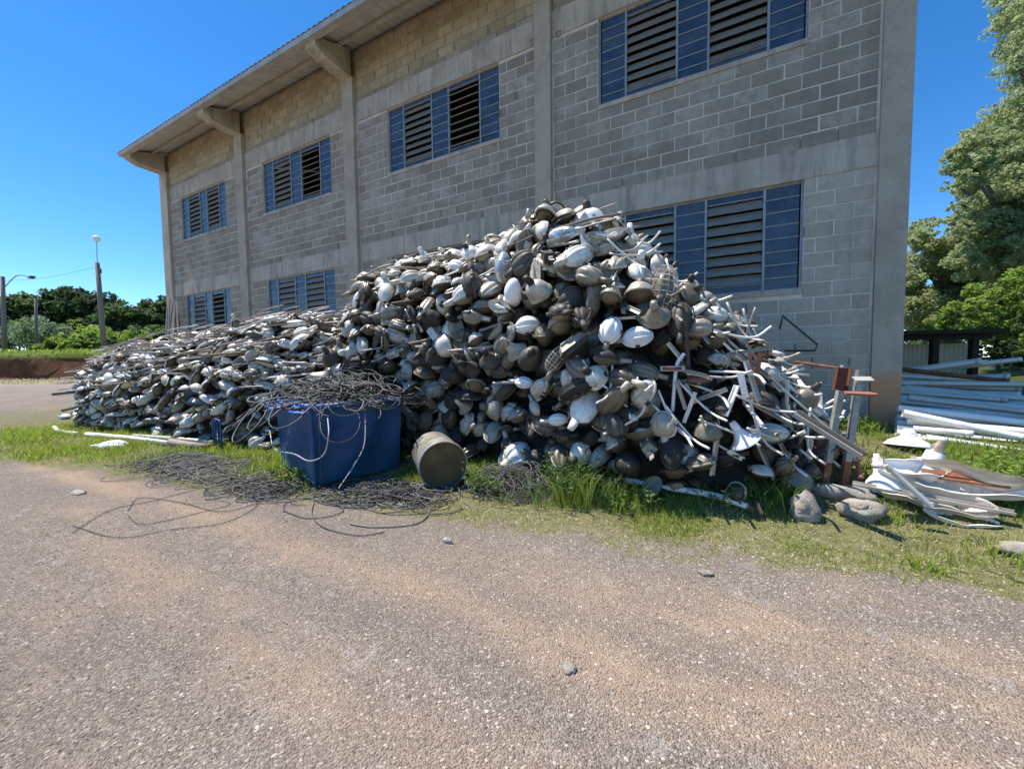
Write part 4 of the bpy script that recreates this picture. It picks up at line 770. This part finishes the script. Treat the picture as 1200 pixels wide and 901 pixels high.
# ------------------------------------------------------------------ right: stack of light poles
stack=[ # start px, end px, Y, r0, r1, material, label
((1052,437),(1150,423),1.9,0.063,0.048,'pole','topmost short grey pole of the stack, upper left'),
((1120,430),(1198,421),2.4,0.052,0.037,'pole','uppermost grey pole at the right end of the stack'),
((1050,432),(1182,447),1.5,0.037,0.033,'rust','brown rusty pole slanting across the top of the stack'),
((1050,447),(1183,441),1.75,0.052,0.044,'pole','thin grey pole just under the brown one'),
((1050,450),(1196,456),1.5,0.059,0.052,'pole','grey pole with cut end, fourth layer of the stack'),
((1050,460),(1195,464),1.2,0.063,0.056,'pole','pale blue-grey pole lying full length in the shaded upper stack'),
((1050,474),(1215,474),1.0,0.052,0.048,'pole','grey pole at the bottom of the shaded layers'),
((1050,464),(1230,486),.1,0.044,0.037,'pole','grey pole crossing from shade into sun'),
((1052,478),(1240,500),-.45,0.041,0.041,'white','upper white pole of the sunlit layers'),
((1058,484),(1250,524),-.75,0.044,0.041,'white','thick white pole slanting forward across the stack'),
((1062,493),(1230,508),-.65,0.037,0.037,'white','white pole half hidden under the thick slanting one'),
((1070,502),(1140,508),-.8,0.030,0.030,'white','short white pole piece low in the stack'),
((1085,512),(1215,532),-1.0,0.030,0.030,'white','white pole lying nearest the ground in front'),
((1075,515),(1110,516),-1.0,0.033,0.033,'white','stub of white pole beside the broad white shade'),
((1100,549),(1240,590),-1.3,0.044,0.044,'white','long white pole on the grass, running past the shell pile'),
((1115,556),(1240,600),-1.5,0.037,0.037,'pole','grey pole lying just in front of the long white one'),
((1060,455),(1230,470),1.1,0.052,0.044,'pole','grey pole filling the dark middle layer of the stack'),((1060,468),(1230,478),.9,0.056,0.048,'pole','second grey pole in the dark middle layer'),((1060,488),(1220,496),-.3,0.037,0.037,'white','slim white pole near the middle of the sunlit layers'),((1075,498),(1225,517),-.55,0.037,0.033,'white','slim white pole low in the sunlit layers'),((1050,490),(1180,494),.62,0.052,0.048,'pole','grey pole buried in the middle of the stack'),((1050,505),(1200,512),.7,0.059,0.059,'pole','grey pole at the bottom back of the stack'),
((1050,440),(1180,447),1.55,.045,.038,'pole','scratched thin pole wedged between the top poles of the stack'),((1050,449),(1230,451),1.33,.045,.038,'pole','dull thin pole wedged under the brown pole of the stack'),((1050,455),(1150,465),1.11,.045,.038,'pole','pale thin pole wedged in the upper middle of the stack'),((1050,459),(1180,469),0.89,.045,.038,'pole','stained thin pole wedged behind the middle poles of the stack'),((1050,466),(1230,480),0.67,.045,.038,'pole','slim thin pole wedged in the shaded middle of the stack'),((1050,470),(1180,484),0.45,.045,.038,'pole','dusty thin pole wedged low in the shaded part of the stack'),((1050,479),(1230,490),0.23,.045,.038,'white','chalky thin pole wedged at the shade line of the stack'),((1050,481),(1180,498),0.01,.045,.038,'white','worn thin pole wedged under the first white pole of the stack'),((1050,489),(1150,510),-0.21,.045,.038,'white','bright thin pole wedged in the sunlit middle of the stack'),((1050,496),(1230,520),-0.43,.045,.038,'white','flaky thin pole wedged behind the thick white pole of the stack'),((1050,502),(1230,524),-0.65,.045,.038,'white','narrow thin pole wedged low in the sunlit part of the stack'),((1050,507),(1150,530),-0.87,.045,.038,'white','spotted thin pole wedged near the bottom of the stack')]
for (a,b,Y,r0,r1,mk,lab) in stack:
    A=at_y(*a,Y); B_=at_y(*b,Y-(.25 if Y>0 else .1)); 
    if A[0]<2.16 and Y>-.1: A=A+(B_-A)*(2.16-A[0])/(B_-A)[0]
    d=(B_-A); o=thing('light_pole',A,lab,'light pole'); obj('shaft',tube([(0,0,0),d*.5,d],[r0,(r0+r1)/2,r1],14,False),mk,o,True); q=d/np.linalg.norm(d)
    obj('end_ring',tube([d-q*.06,d+q*.003],r1*1.03,14,True),mk,o,True)
# shed behind
sp=at_d(1050,424,13.5); s2=at_d(1158,424,13.0); e=s2-sp; e[2]=0; el=np.linalg.norm(e); e/=el; nrm=V_(-e[1],e[0],0)
gz0=g(sp[0],sp[1]); shd=thing('open_shed',(sp[0],sp[1],gz0),'low dark open shed with corrugated beige sheets behind the pole stack','shed',rz=math.atan2(e[1],e[0]))
ztop=at_d(1080,389,13.4)[2]-gz0
obj('roof',join([tf(box((el/2-.5,1.4,ztop),(el+1.6,3.4,.06)),None),box((el/2-.5,-.28,ztop-.04),(el+1.6,.05,.12))]),'shedwood',shd)
for x in (-.9,1.15,el-.35): obj('post',bb(x-.09,x+.09,.0,.18,0,ztop-.03),'shedwood',shd)
obj('beam',bb(-1,el+.1,.02,.14,ztop-.28,ztop-.035),'shedwood',shd)
nb=56; V=[]
for i in range(nb+1):
    x=-1+ (el+1.2)*i/nb; y=.75+(.035 if i%2 else 0)
    for z in (0,ztop*.78): V.append((x,y,z))
m=mat('beige_sheet',(.62,.50,.33),.7); MT['beige']=m; obj('corrugated_sheet',(np.array(V),grid_faces(nb+1,2,False)),'beige',shd)
# ------------------------------------------------------------------ stones
def rock(s,seed,n1=10,n2=14):
    V=[]
    for i in range(n1):
        ph=math.pi*(i+.02)/(n1-.96)
        for j_ in range(n2):
            a=2*math.pi*j_/n2; d=V_(math.sin(ph)*math.cos(a),math.sin(ph)*math.sin(a),math.cos(ph)); q=1+.45*mnoise.noise(Vector(d*1.6)+Vector((seed*7.1,0,0)))+.2*mnoise.noise(Vector(d*4)+Vector((seed,3,0))); V.append(d*q*V_(*s))
    return np.array(V),[q[::-1] for q in grid_faces(n1,n2)]
for k,(x,y,s,lab) in enumerate([(943,607,(.10,.09,.15),'pale jagged stone standing upright on the grass at the foot of the heap'),(1010,605,(.17,.11,.10),'broad pale stone half buried in grass below the white lamps'),(985,582,(.26,.09,.07),'low long stone under the feet of the steel channels'),(1190,650,(.10,.07,.06),'small dark stone at the right edge of the grass'),(667,786,(.035,.03,.018),'single small pale stone alone on the bare gravel'),(827,673,(.05,.04,.02),'flat grey stone at the gravel edge'),(524,637,(.05,.02,.035),'small pinkish stone chip standing in the thin grass'),(91,578,(.13,.06,.02),'flat pale slab piece on the gravel left of the cables')]):
    single('stone',rock(s,k+1),'stone',lab,'stone',None,True,Matrix.Translation(Vector(gp(x,y,s[2]*.45))))
# ------------------------------------------------------------------ pebbles
def scatter_pebbles(n,smin,smax,region,seed):
    r_=np.random.default_rng(seed); x,y=region(r_,n); z=gz(x,y); s=r_.uniform(0,1,n)**2.5*(smax-smin)+smin
    base=np.array([[1,0,0],[.3,.95,0],[-.8,.6,0],[-.8,-.6,0],[.3,-.95,0],[0.1,0,.7],[0,0,-.5]])
    T=np.array([[0,1,5],[1,2,5],[2,3,5],[3,4,5],[4,0,5]])
    a=r_.uniform(0,6.28,n); V=base[None]*(1+r_.uniform(-.3,.3,(n,7,1))); V=V*np.stack([s,s*r_.uniform(.6,1,n),s*r_.uniform(.5,.9,n)],1)[:,None]
    c,s_=np.cos(a)[:,None],np.sin(a)[:,None]; Vx=V[:,:,0]*c-V[:,:,1]*s_; Vy=V[:,:,0]*s_+V[:,:,1]*c; tl=r_.uniform(-.35,.35,n)[:,None]
    W_=np.stack([Vx+x[:,None],Vy+y[:,None],V[:,:,2]+Vx*tl+z[:,None]+.001],2)[:, :6]
    F=(T[None]+(np.arange(n)*6)[:,None,None]).reshape(-1,3); return W_.reshape(-1,3),F
def reg_near(r_,n):
    d=.9+r_.uniform(0,1,n)**.75*5.0; a=r_.uniform(-60,62,n)*math.pi/180+YAW*1.0; return -np.sin(a)*d, -6.85+np.cos(a)*d
W1,F1=scatter_pebbles(95000,.0025,.0095,reg_near,3); keep=None
def reg_far(r_,n): return r_.uniform(-22,4,n),r_.uniform(-8,-3.2,n)
W2,F2=scatter_pebbles(24000,.004,.013,reg_far,4)
tag(obj('gravel',(np.concatenate([W1,W2]),np.concatenate([F1,F2+len(W1)])),'pebble'),'loose grey and brown gravel covering the track','gravel',kind='stuff')
# ------------------------------------------------------------------ grass
def blades(x,y,h,wd,lean,seed,z=None):
    r_=np.random.default_rng(seed); n=len(x); z=gz(x,y)-.005 if z is None else z; a=r_.uniform(0,6.28,n); ux,uy=np.cos(a),np.sin(a); b=r_.uniform(0,6.28,n); l=lean*h*r_.uniform(.2,1.2,n)
    lx,ly=np.cos(b)*l,np.sin(b)*l; w_=wd*r_.uniform(.6,1.3,n)
    P=np.zeros((n,5,3)); 
    P[:,0]=np.stack([x-ux*w_,y-uy*w_,z],1); P[:,1]=np.stack([x+ux*w_,y+uy*w_,z],1); P[:,2]=np.stack([x+ux*w_*.8+lx*.35,y+uy*w_*.8+ly*.35,z+h*.6],1); P[:,3]=np.stack([x-ux*w_*.8+lx*.35,y-uy*w_*.8+ly*.35,z+h*.6],1); P[:,4]=np.stack([x+lx,y+ly,z+h],1)
    o_=(np.arange(n)*5)[:,None]; F=np.concatenate([o_+np.array([[0,1,2]]),o_+np.array([[0,2,3]]),o_+np.array([[3,2,4]])]); return P.reshape(-1,3),F
def nz(x,y,s,o=0): return np.array([mnoise.noise(Vector((a*s+o,b*s,o))) for a,b in zip(x,y)])
def grassmask(x,y,front,soft=.25):
    fr=np.interp(x,[-16,-13,-10,-8.8,-7,-5,-4,-2.2,-.4,.6,1.4,2.2,4],front); e=fr+.18*nz(x,y,2.1)+.10*nz(x,y,6,4); return np.clip((y-e)/soft,0,1)
FR=[-4.6,-5.2,-5.2,-4.6,-4.3,-4.15,-4.1,-3.95,-3.75,-3.55,-3.35,-3.1,-2.8]
def grassfield(n,xr,yr,h,wd,front,mk,name,label,seed,thr=0.,lean=.7,nsc=1.3,cut=-.15):
    r_=np.random.default_rng(seed); x=r_.uniform(*xr,n); y=r_.uniform(*yr,n); m_=grassmask(x,y,front,.55); q=nz(x,y,nsc,seed); keep=(r_.uniform(0,1,n)<m_*np.clip((q-cut)*3,0,1)); x,y,q=x[keep],y[keep],q[keep]
    hh=r_.uniform(h[0],h[1],len(x))*(.7+.8*np.clip(q+.3,0,1)); return blades(x,y,hh,wd,lean,seed)
def addgrass(lst,mks,label):
    Vs=[];Fs=[];mi=[];o_=0
    for i,(v,f) in enumerate(lst): Vs.append(v); Fs.append(f+o_); mi+=[i]*len(f); o_+=len(v)
    tag(put('grass',mesh('grass',(np.concatenate(Vs),np.concatenate(Fs)),mks,False,mi)),label,'grass',kind='stuff')
addgrass([grassfield(26000,(-15,-5.5),(-5.5,-2.6),(.05,.17),.0055,FR,0,'','',11,cut=-.35),grassfield(9000,(-15,-5.5),(-5.6,-2.6),(.03,.09),.005,[f-.15 for f in FR],0,'','',12,cut=-.3),
          grassfield(80000,(-4.5,4.5),(-4.2,-1.0),(.025,.085),.0032,FR,0,'','',13,cut=-.12),grassfield(30000,(-4.5,4.5),(-4.3,-1.0),(.015,.06),.003,[f-.08 for f in FR],0,'','',14,cut=-.2),
          grassfield(9000,(-6,-3.5),(-4.3,-2.8),(.03,.09),.004,FR,0,'','',15,cut=-.1),
          blades(*(lambda r:(r.uniform(1.2,9,16000),r.uniform(-2.4,6,16000)))(np.random.default_rng(5)),np.random.default_rng(6).uniform(.03,.12,16000),.006,.7,16)],
         ['grass','grassdry','grass','grassdry','grass','weed'],'patchy green and straw coloured grass strip between the gravel track and the heaps')
# far straw grass by the bank and on top of the bank
r_=np.random.default_rng(21); n_=9000; s_=r_.uniform(-30,34,n_); u_=r_.uniform(-6,0,n_)**1; px_=o0[0]+rt[0]*s_+fw[0]*u_; py_=o0[1]+rt[1]*s_+fw[1]*u_
A1=blades(px_,py_,r_.uniform(.06,.2,n_),.02,.6,22)
n_=16000; s_=r_.uniform(-30,34,n_); u_=r_.uniform(.6,7,n_); px_=o0[0]+rt[0]*s_+fw[0]*u_; py_=o0[1]+rt[1]*s_+fw[1]*u_
A2=blades(px_,py_,r_.uniform(.15,.5,n_),.03,.5,23,z=2.55+.03*u_+0*px_); addgrass([A1,A2],['grassdry','grass'],'grass growing on the top and at the foot of the far red earth bank')
# weeds and tall tufts
def tuft(p,n,h,spread,mk,name,label,cat,seed,wd=.004,lean=.9,group=None):
    r_=np.random.default_rng(seed); a=r_.uniform(0,6.28,n); d=r_.uniform(0,1,n)**.7*spread; x=p[0]+d*np.cos(a); y=p[1]+d*np.sin(a); v,f=blades(x,y,r_.uniform(.35,1,n)*h,wd,lean,seed); return single(name,(v,f),mk,label,cat,group)
for k,(x,y,h,s,n,lab) in enumerate([(905,600,.42,.16,70,'tall dark grass tuft beside the broken pipe end'),(925,590,.35,.15,60,'tall grass tuft left of the jagged stone'),(1045,610,.16,.2,90,'dense green grass clump below the shell pile'),(1085,670,.12,.09,60,'small dry grass tuft alone at the gravel edge'),(1180,660,.16,.25,120,'dry grass clump at the far right gravel edge'),(1015,510,.20,.18,60,'grass tuft at the foot of the corner pillar')]):
    tuft(gp(x,y),n,h,s,'grass' if k not in(0,1) else 'weed','grass_tuft',lab,'grass tuft',40+k)
def weed(p,h,w_,n,mk,label,seed,name='weed_bush',leaf=.018):
    rr=random.Random(seed); o=thing(name,p,label,'weed'); st=[];lv=[];lf=[]
    for k in range(n):
        a=rr.uniform(0,6.28); d=w_*rr.uniform(0,1)**.6; b=V_(math.cos(a)*d*.6,math.sin(a)*d*.6,0); hh=h*rr.uniform(.4,1); tp=b+V_(math.cos(a)*d*.6+rr.gauss(0,.05),math.sin(a)*d*.6+rr.gauss(0,.05),hh); mid=(b+tp)/2+V_(rr.gauss(0,.02),rr.gauss(0,.02),.03); st.append(tube([b,mid,tp],[.003,.0025,.0015],3,False))
        for q in range(14):
            t=rr.uniform(.15,1); c=b*(1-t)**2+2*mid*t*(1-t)+tp*t*t; u=np.array([rr.gauss(0,1),rr.gauss(0,1),rr.gauss(0,.6)]); u/=np.linalg.norm(u); v=np.cross(u,[rr.gauss(0,1),rr.gauss(0,1),1]); v/=np.linalg.norm(v); l=leaf*rr.uniform(.6,1.8)
            i0=len(lv); lv+=[c,c+u*l+v*l*.35,c+u*l*2.2,c+u*l-v*l*.35]; lf.append((i0,i0+1,i0+2,i0+3))
    obj('stems',join(st),'weed',o); obj('leaves',(np.array(lv),lf),mk,o); return o
for k,(x,y,h,s_,n) in enumerate([(645,594,.42,.2,110),(672,596,.5,.18,120),(705,598,.46,.2,110),(740,602,.36,.2,90),(610,588,.28,.25,90)]):
    tuft(gp(x,y),n,h,s_,'grass' if k%2 else 'weed','grass_tuft',['wispy tall tuft above the right edge of the wire tangle','tallest wispy grass tuft at the foot of the tall heap','wispy tuft right of the tallest one','wispy tuft at the start of the broken pipe','wispy tuft growing through the wire tangle'][k],'grass tuft',80+k,.0028,.6)
for k,(x,y,h,w_,n,lab) in enumerate([(665,583,.5,.30,80,'tall leafy weed bush in the middle, tallest of those at the foot of the heap'),(700,588,.42,.28,70,'leafy weed bush right of the tallest one'),(575,575,.32,.3,70,'thin green weeds growing through the wire tangle'),(740,596,.25,.25,40,'low weeds in the shade at the heap foot'),(850,588,.22,.25,36,'sparse low weeds behind the broken pipe'),(1150,556,.14,.30,50,'leafy green weeds in front of the pole stack, left clump'),(1197,553,.16,.35,60,'leafy green weeds in front of the pole stack, right clump'),(1005,505,.2,.2,40,'weeds growing against the block wall by the pillar'),(355,560,.18,.3,40,'thin weeds before the blue bin')]):
    weed(gp(x,y),h,w_,n,'weed' if k in (2,3,4) else ('leaf_mid' if k<2 else 'leaf_bright'),lab,60+k)
# ------------------------------------------------------------------ trees
def tree(name,base,H,crown,mk,label,leaf,nleaf,seed,trunk=.2,group=None,mk2=None,cat='tree'):
    rr=np.random.default_rng(seed); o=thing(name,base,label,cat,group)
    cl=[] # clumps
    tb=[tube(bez([(0,0,-.3),(rr.normal()*.1,rr.normal()*.1,H*.3),(rr.normal()*.3,rr.normal()*.3,H*.6),(rr.normal()*.4,rr.normal()*.4,H*.85)],4),np.linspace(trunk,trunk*.3,13),8)]
    for (cx,cy,cz,rx,ry,rz_) in crown:
        k=max(5,int(9*(rx*ry*rz_)**(1/3)))
        for _ in range(k*5):
            d=rr.normal(size=3); d/=np.linalg.norm(d); d*=rr.uniform(.45,1.0); c=V_(cx,cy,cz)+d*V_(rx,ry,rz_); cl.append((c,rr.uniform(.16,.36)*min(rx,ry,rz_)))
        tb.append(tube([V_(0,0,H*.35),V_(cx*.4,cy*.4,(H*.45+cz)*.5),V_(cx,cy,cz)],[trunk*.45,trunk*.3,trunk*.12],6))
    obj('trunk',join(tb),'bark',o,True)
    wts=np.array([c[1]**2 for c in cl]); wts/=wts.sum(); idx=rr.choice(len(cl),nleaf,p=wts); C=np.array([c[0] for c in cl])[idx]; Rr=np.array([c[1] for c in cl])[idx]
    d=rr.normal(size=(nleaf,3)); d/=np.linalg.norm(d,axis=1,keepdims=True); P=C+d*Rr[:,None]*rr.uniform(.55,1.1,(nleaf,1))*V_(1.15,1.15,.8)
    nrm_=d*.5+V_(0,0,.5)+rr.normal(size=(nleaf,3))*.75; u=np.cross(nrm_,rr.normal(size=(nleaf,3))); u/=np.linalg.norm(u,axis=1,keepdims=True); v=np.cross(nrm_,u); v/=np.linalg.norm(v,axis=1,keepdims=True); s=leaf*rr.uniform(.5,1.3,(nleaf,1))
    Q=np.stack([P-u*s,P+v*s*.55,P+u*s,P-v*s*.55],1).reshape(-1,3); F=np.arange(nleaf*4).reshape(-1,4)
    if mk2:
        mi=(rr.uniform(0,1,len(cl))<.35)[idx].astype(int); put('crown',mesh('crown',(Q,F),[mk,mk2],False,mi),o)
    else: put('crown',mesh('crown',(Q,F),mk),o)
    return o
def ell(r,h,n,seed,flat=1.0):
    rr=random.Random(seed); out=[]
    for k in range(n): a=rr.uniform(0,6.28); d=rr.uniform(.2,.75)*r; out.append((d*math.cos(a),d*math.sin(a),h*rr.uniform(.38,.92),r*rr.uniform(.35,.6),r*rr.uniform(.35,.6),r*rr.uniform(.25,.42)*flat))
    return out
def far_tree(x,ytop,D,r,mk,label,seed,name='broadleaf_tree',nl=7500,mk2=None,leaf=.26,flat=1.15,n=10,group='dark trees beyond the earth bank'):
    t=at_d(x,ytop,D); base=V_(t[0],t[1],3.0); Hh=t[2]-3.0; return tree(name,base,Hh,ell(r,Hh,n,seed,flat),mk,label,leaf,nl,seed,.28,group,mk2)
for k,(x,yt,D,r,mk,mk2,lab) in enumerate([
 (74,331,62,3.6,'leaf_dark','leaf_mid','tallest dark round-topped tree on the far skyline, left of the street lamp pole'),(98,340,60,3.0,'leaf_dark',None,'dark tree just right of the tallest one on the skyline'),
 (150,346,56,3.8,'leaf_dark','leaf_mid','broad dark tree right of the street lamp pole'),(178,350,54,3.4,'leaf_dark',None,'dark tree beside the warehouse corner, left one'),(194,355,50,3.2,'leaf_dark','leaf_mid','dark tree partly hidden by the warehouse corner'),
 (125,349,60,3.4,'leaf_dark',None,'dark tree directly behind the street lamp pole'),(28,348,62,3.6,'leaf_dark','leaf_mid','dark tree right of the left utility pole'),(4,345,58,3.6,'leaf_dark','leaf_mid','dark tree behind the left utility pole'),(52,352,60,3.4,'leaf_mid','leaf_dark','mid green tree between the two utility poles'),
 (-25,342,58,4.2,'leaf_dark','leaf_mid','dark tree at the left picture edge'),(160,362,46,2.8,'leaf_dark','leaf_mid','lower dark tree in front of the broad dark one'),(215,352,52,3.6,'leaf_dark',None,'dark tree behind the left end of the warehouse'),(110,366,50,2.8,'leaf_mid','leaf_dark','mid green tree under the skyline trees')]):
    far_tree(x,yt,D,r,mk,lab,100+k,mk2=mk2)
for k,(x,yt,D,r,mk,mk2,lab) in enumerate([(20,368,44,3.6,'leaf_grey','leaf_dark','grey-green bushy shrub at far left under the trees'),(50,372,42,3.4,'leaf_grey','leaf_mid','grey-green shrub right of the far left one'),(84,388,38,2.4,'leaf_bright','leaf_mid','bright yellow-green shrub left of the lamp pole'),(112,377,40,3.0,'leaf_bright',None,'largest bright green shrub behind the street lamp pole'),(142,384,39,2.6,'leaf_bright','leaf_mid','bright green shrub right of the street lamp pole'),(172,378,42,2.6,'leaf_mid','leaf_dark','darker shrub near the warehouse corner'),(-12,380,42,3.2,'leaf_grey','leaf_mid','grey-green shrub at the left picture edge'),(98,392,37,1.8,'leaf_bright',None,'low bright shrub at the foot of the lamp pole'),(66,396,38,1.8,'leaf_mid','leaf_bright','low green shrub on the bank between the poles')]):
    t=at_d(x,yt,D); base=V_(t[0],t[1],2.8); Hh=max(1.6,t[2]-2.8); rr=random.Random(k); cr_s=[(rr.uniform(-.7,.7)*r,rr.uniform(-.5,.5)*r,Hh*rr.uniform(.3,.72),r*.5,r*.5,Hh*.3) for _ in range(6)]
    tree('shrub',base,Hh,cr_s,mk,lab,.16,4200,200+k,.08,'shrubs on the far earth bank',mk2,'shrub')
# right side trees
def rtree(px,py_top,D,crpx,mk,mk2,label,leaf,nl,seed,name,trunk=.35):
    b=at_d(px,430,D); gz_=g(b[0],b[1]); H_=at_d(px,py_top,D)[2]-gz_; cr=[]
    for (cx,cy,rx,ry) in crpx:
        c=at_d(cx,cy,D+random.Random(cx+cy).uniform(-1.5,1.5)); k=D/FPX; cr.append((c[0]-b[0],c[1]-b[1],c[2]-gz_,rx*k,max(rx,ry)*k,ry*k))
    return tree(name,V_(b[0],b[1],gz_),H_,cr,mk,label,leaf,nl,seed,trunk,None,mk2)
rtree(1215,-60,21,[(1195,20,22,28),(1185,55,14,14),(1235,-30,45,50),(1225,60,35,40),(1175,150,30,20),(1150,165,28,16),(1200,130,35,25),(1155,195,22,16),(1210,200,45,35),(1240,120,40,60)],'leaf_euc','leaf_olive','tall pale green eucalyptus-like tree rising out of the frame at right',.09,62000,301,'tall_tree',.3)
rtree(1190,140,18.5,[(1150,160,22,16),(1135,185,22,20),(1170,190,40,26),(1140,205,20,12),(1195,230,40,34),(1160,245,26,14),(1125,238,14,5),(1180,275,40,28),(1210,290,40,45),(1150,215,30,20),(1190,255,40,30),(1165,300,34,24),(1130,262,22,14),(1120,215,14,8)],'leaf_olive','leaf_euc','large olive brown tree leaning over the pole stack',.085,70000,302,'leaning_tree')
rtree(1110,262,24,[(1078,272,14,14),(1092,282,22,18),(1112,298,30,22),(1072,312,20,18),(1085,338,32,24),(1130,318,32,30),(1075,365,30,22),(1050,330,24,30),(1108,368,34,24),(1140,350,34,26),(1095,392,40,14)],'leaf_olive','leaf_euc','broad grey-green tree behind the shed beside the corner pillar',.10,60000,303,'broad_tree')
rtree(1170,330,15.5,[(1165,350,30,22),(1140,365,24,16),(1110,372,18,12),(1170,372,36,18),(1185,365,26,24),(1195,335,22,20),(1150,385,20,12),(1200,390,30,16),(1180,395,26,14)],'leaf_bright','leaf_mid','bright green bush tree right behind the open shed',.07,22000,304,'young_tree',.1)
rtree(1180,400,14.2,[(1165,412,18,12),(1190,415,20,14),(1215,405,22,20),(1200,395,25,12),(1175,400,15,8)],'leaf_dark','leaf_mid','low dark shrub right of the shed above the pole stack',.06,9000,305,'dark_shrub',.05)
rtree(1270,200,19,[(1260,220,50,60),(1250,320,45,50),(1290,120,50,60),(1240,380,40,35)],'leaf_olive','leaf_mid','olive tree at the right picture edge',.09,24000,306,'edge_tree')
rtree(1120,360,34,[(1060,390,30,22),(1100,385,35,25),(1150,380,40,28),(1200,370,45,35),(1250,380,40,35)],'leaf_mid','leaf_dark','dark green trees forming a low belt far behind the shed',.16,14000,307,'belt_tree')
# ------------------------------------------------------------------ utility poles and wires
def upole(x,yb,yt,D,r,label,tilt=0):
    r=r*.62
    b=at_d(x,yb,D); t=at_d(x+tilt,yt,D); b[2]=min(b[2],2.9)-.2; o=thing('utility_pole',b,label,'utility pole'); obj('shaft',tube([(0,0,0),(t-b)*.5,t-b],[r*1.25,r*1.1,r],10),'upole',o,True); return o,b,t
o,b,t1=upole(122,408,308,31,.23,'tall concrete pole with a globe lamp on a thin rod, left of the warehouse',-8)
gl=at_d(113,280,31)-b; obj('rod',tube([t1-b,gl],.035,6),'galv',o); obj('globe',tf(lathe([(.01,.26),(.16,.2),(.24,.05),(.24,-.05),(.15,-.18),(.06,-.24)],12),None,gl),'white',o,True); obj('bracket',tf(join([box((.35,0,-.7),(.5,.06,.06)),box((.55,0,-.7),(.1,.1,.35))]),None,t1-b),'darkmetal',o)
o,b,t2=upole(5,410,324,34,.22,'left utility pole with a curved street lamp arm at the picture edge',-2)
e=at_d(37,325,34)-b; obj('arm',tube(bez([t2-b+V_(0,0,-1),(t2-b+e)/2+V_(0,0,.1),e],5),.04,6),'galv',o); obj('lamp',tf(box((0,0,0),(.8,.3,.15)),None,e),'alu',o)
o,b,t3=upole(42,406,350,38,.16,'short thin grey pole among the shrubs between the two utility poles')
for a_,b_,lab in ((t2,t1,'thin overhead wire sagging between the two utility poles'),(t2+V_(0,0,-1.0),t3,'thin overhead wire from the left utility pole to the short pole')):
    mid=(a_+b_)/2+V_(0,0,-.6); single('overhead_wire',tube(bez([a_+V_(0,0,-.4),mid,b_+V_(0,0,-.3)],6),.012,3,False),'cable',lab,'wire')
DUP={}
for o in sc.objects:
    if o.parent is None and o.get('group') and o.get('label') and o.get('category') in ('pipe','steel bar'): DUP.setdefault(o['label'],[]).append(o)
for lab,os_ in DUP.items():
    if len(os_)<2: continue
    for o in os_:
        p=np.array(o.matrix_world.translation); B=np.array(o.matrix_world.to_3x3()); t,col,row=place_words(p,B)
        o['_k']=(t+', '+row+', '+col); o['label']=lab.split(' lying')[0].split(' sticking')[0].split(' piece among')[0].split(' on the right')[0].replace(' lamp arm','').replace('brown rusty','rusty').replace(' pale','')+' '+o['_k']; del o['_k']
SEEN={}
for o in sc.objects:
    if o.parent is None and o.get('group') and o.get('category') in ('pipe','steel bar'): SEEN.setdefault(o['label'],[]).append(o)
for lab,os_ in SEEN.items():
    if len(os_)>1:
        os_.sort(key=lambda o:o.matrix_world.translation.x*cr+o.matrix_world.translation.y*sr)
        for k,o in enumerate(os_): o['label']=(['left','right'][k] if len(os_)==2 else ('leftmost' if k==0 else ('rightmost' if k==len(os_)-1 else ORD(k))))+' '+lab
print('objects',len(sc.objects),'lamps',len(items))
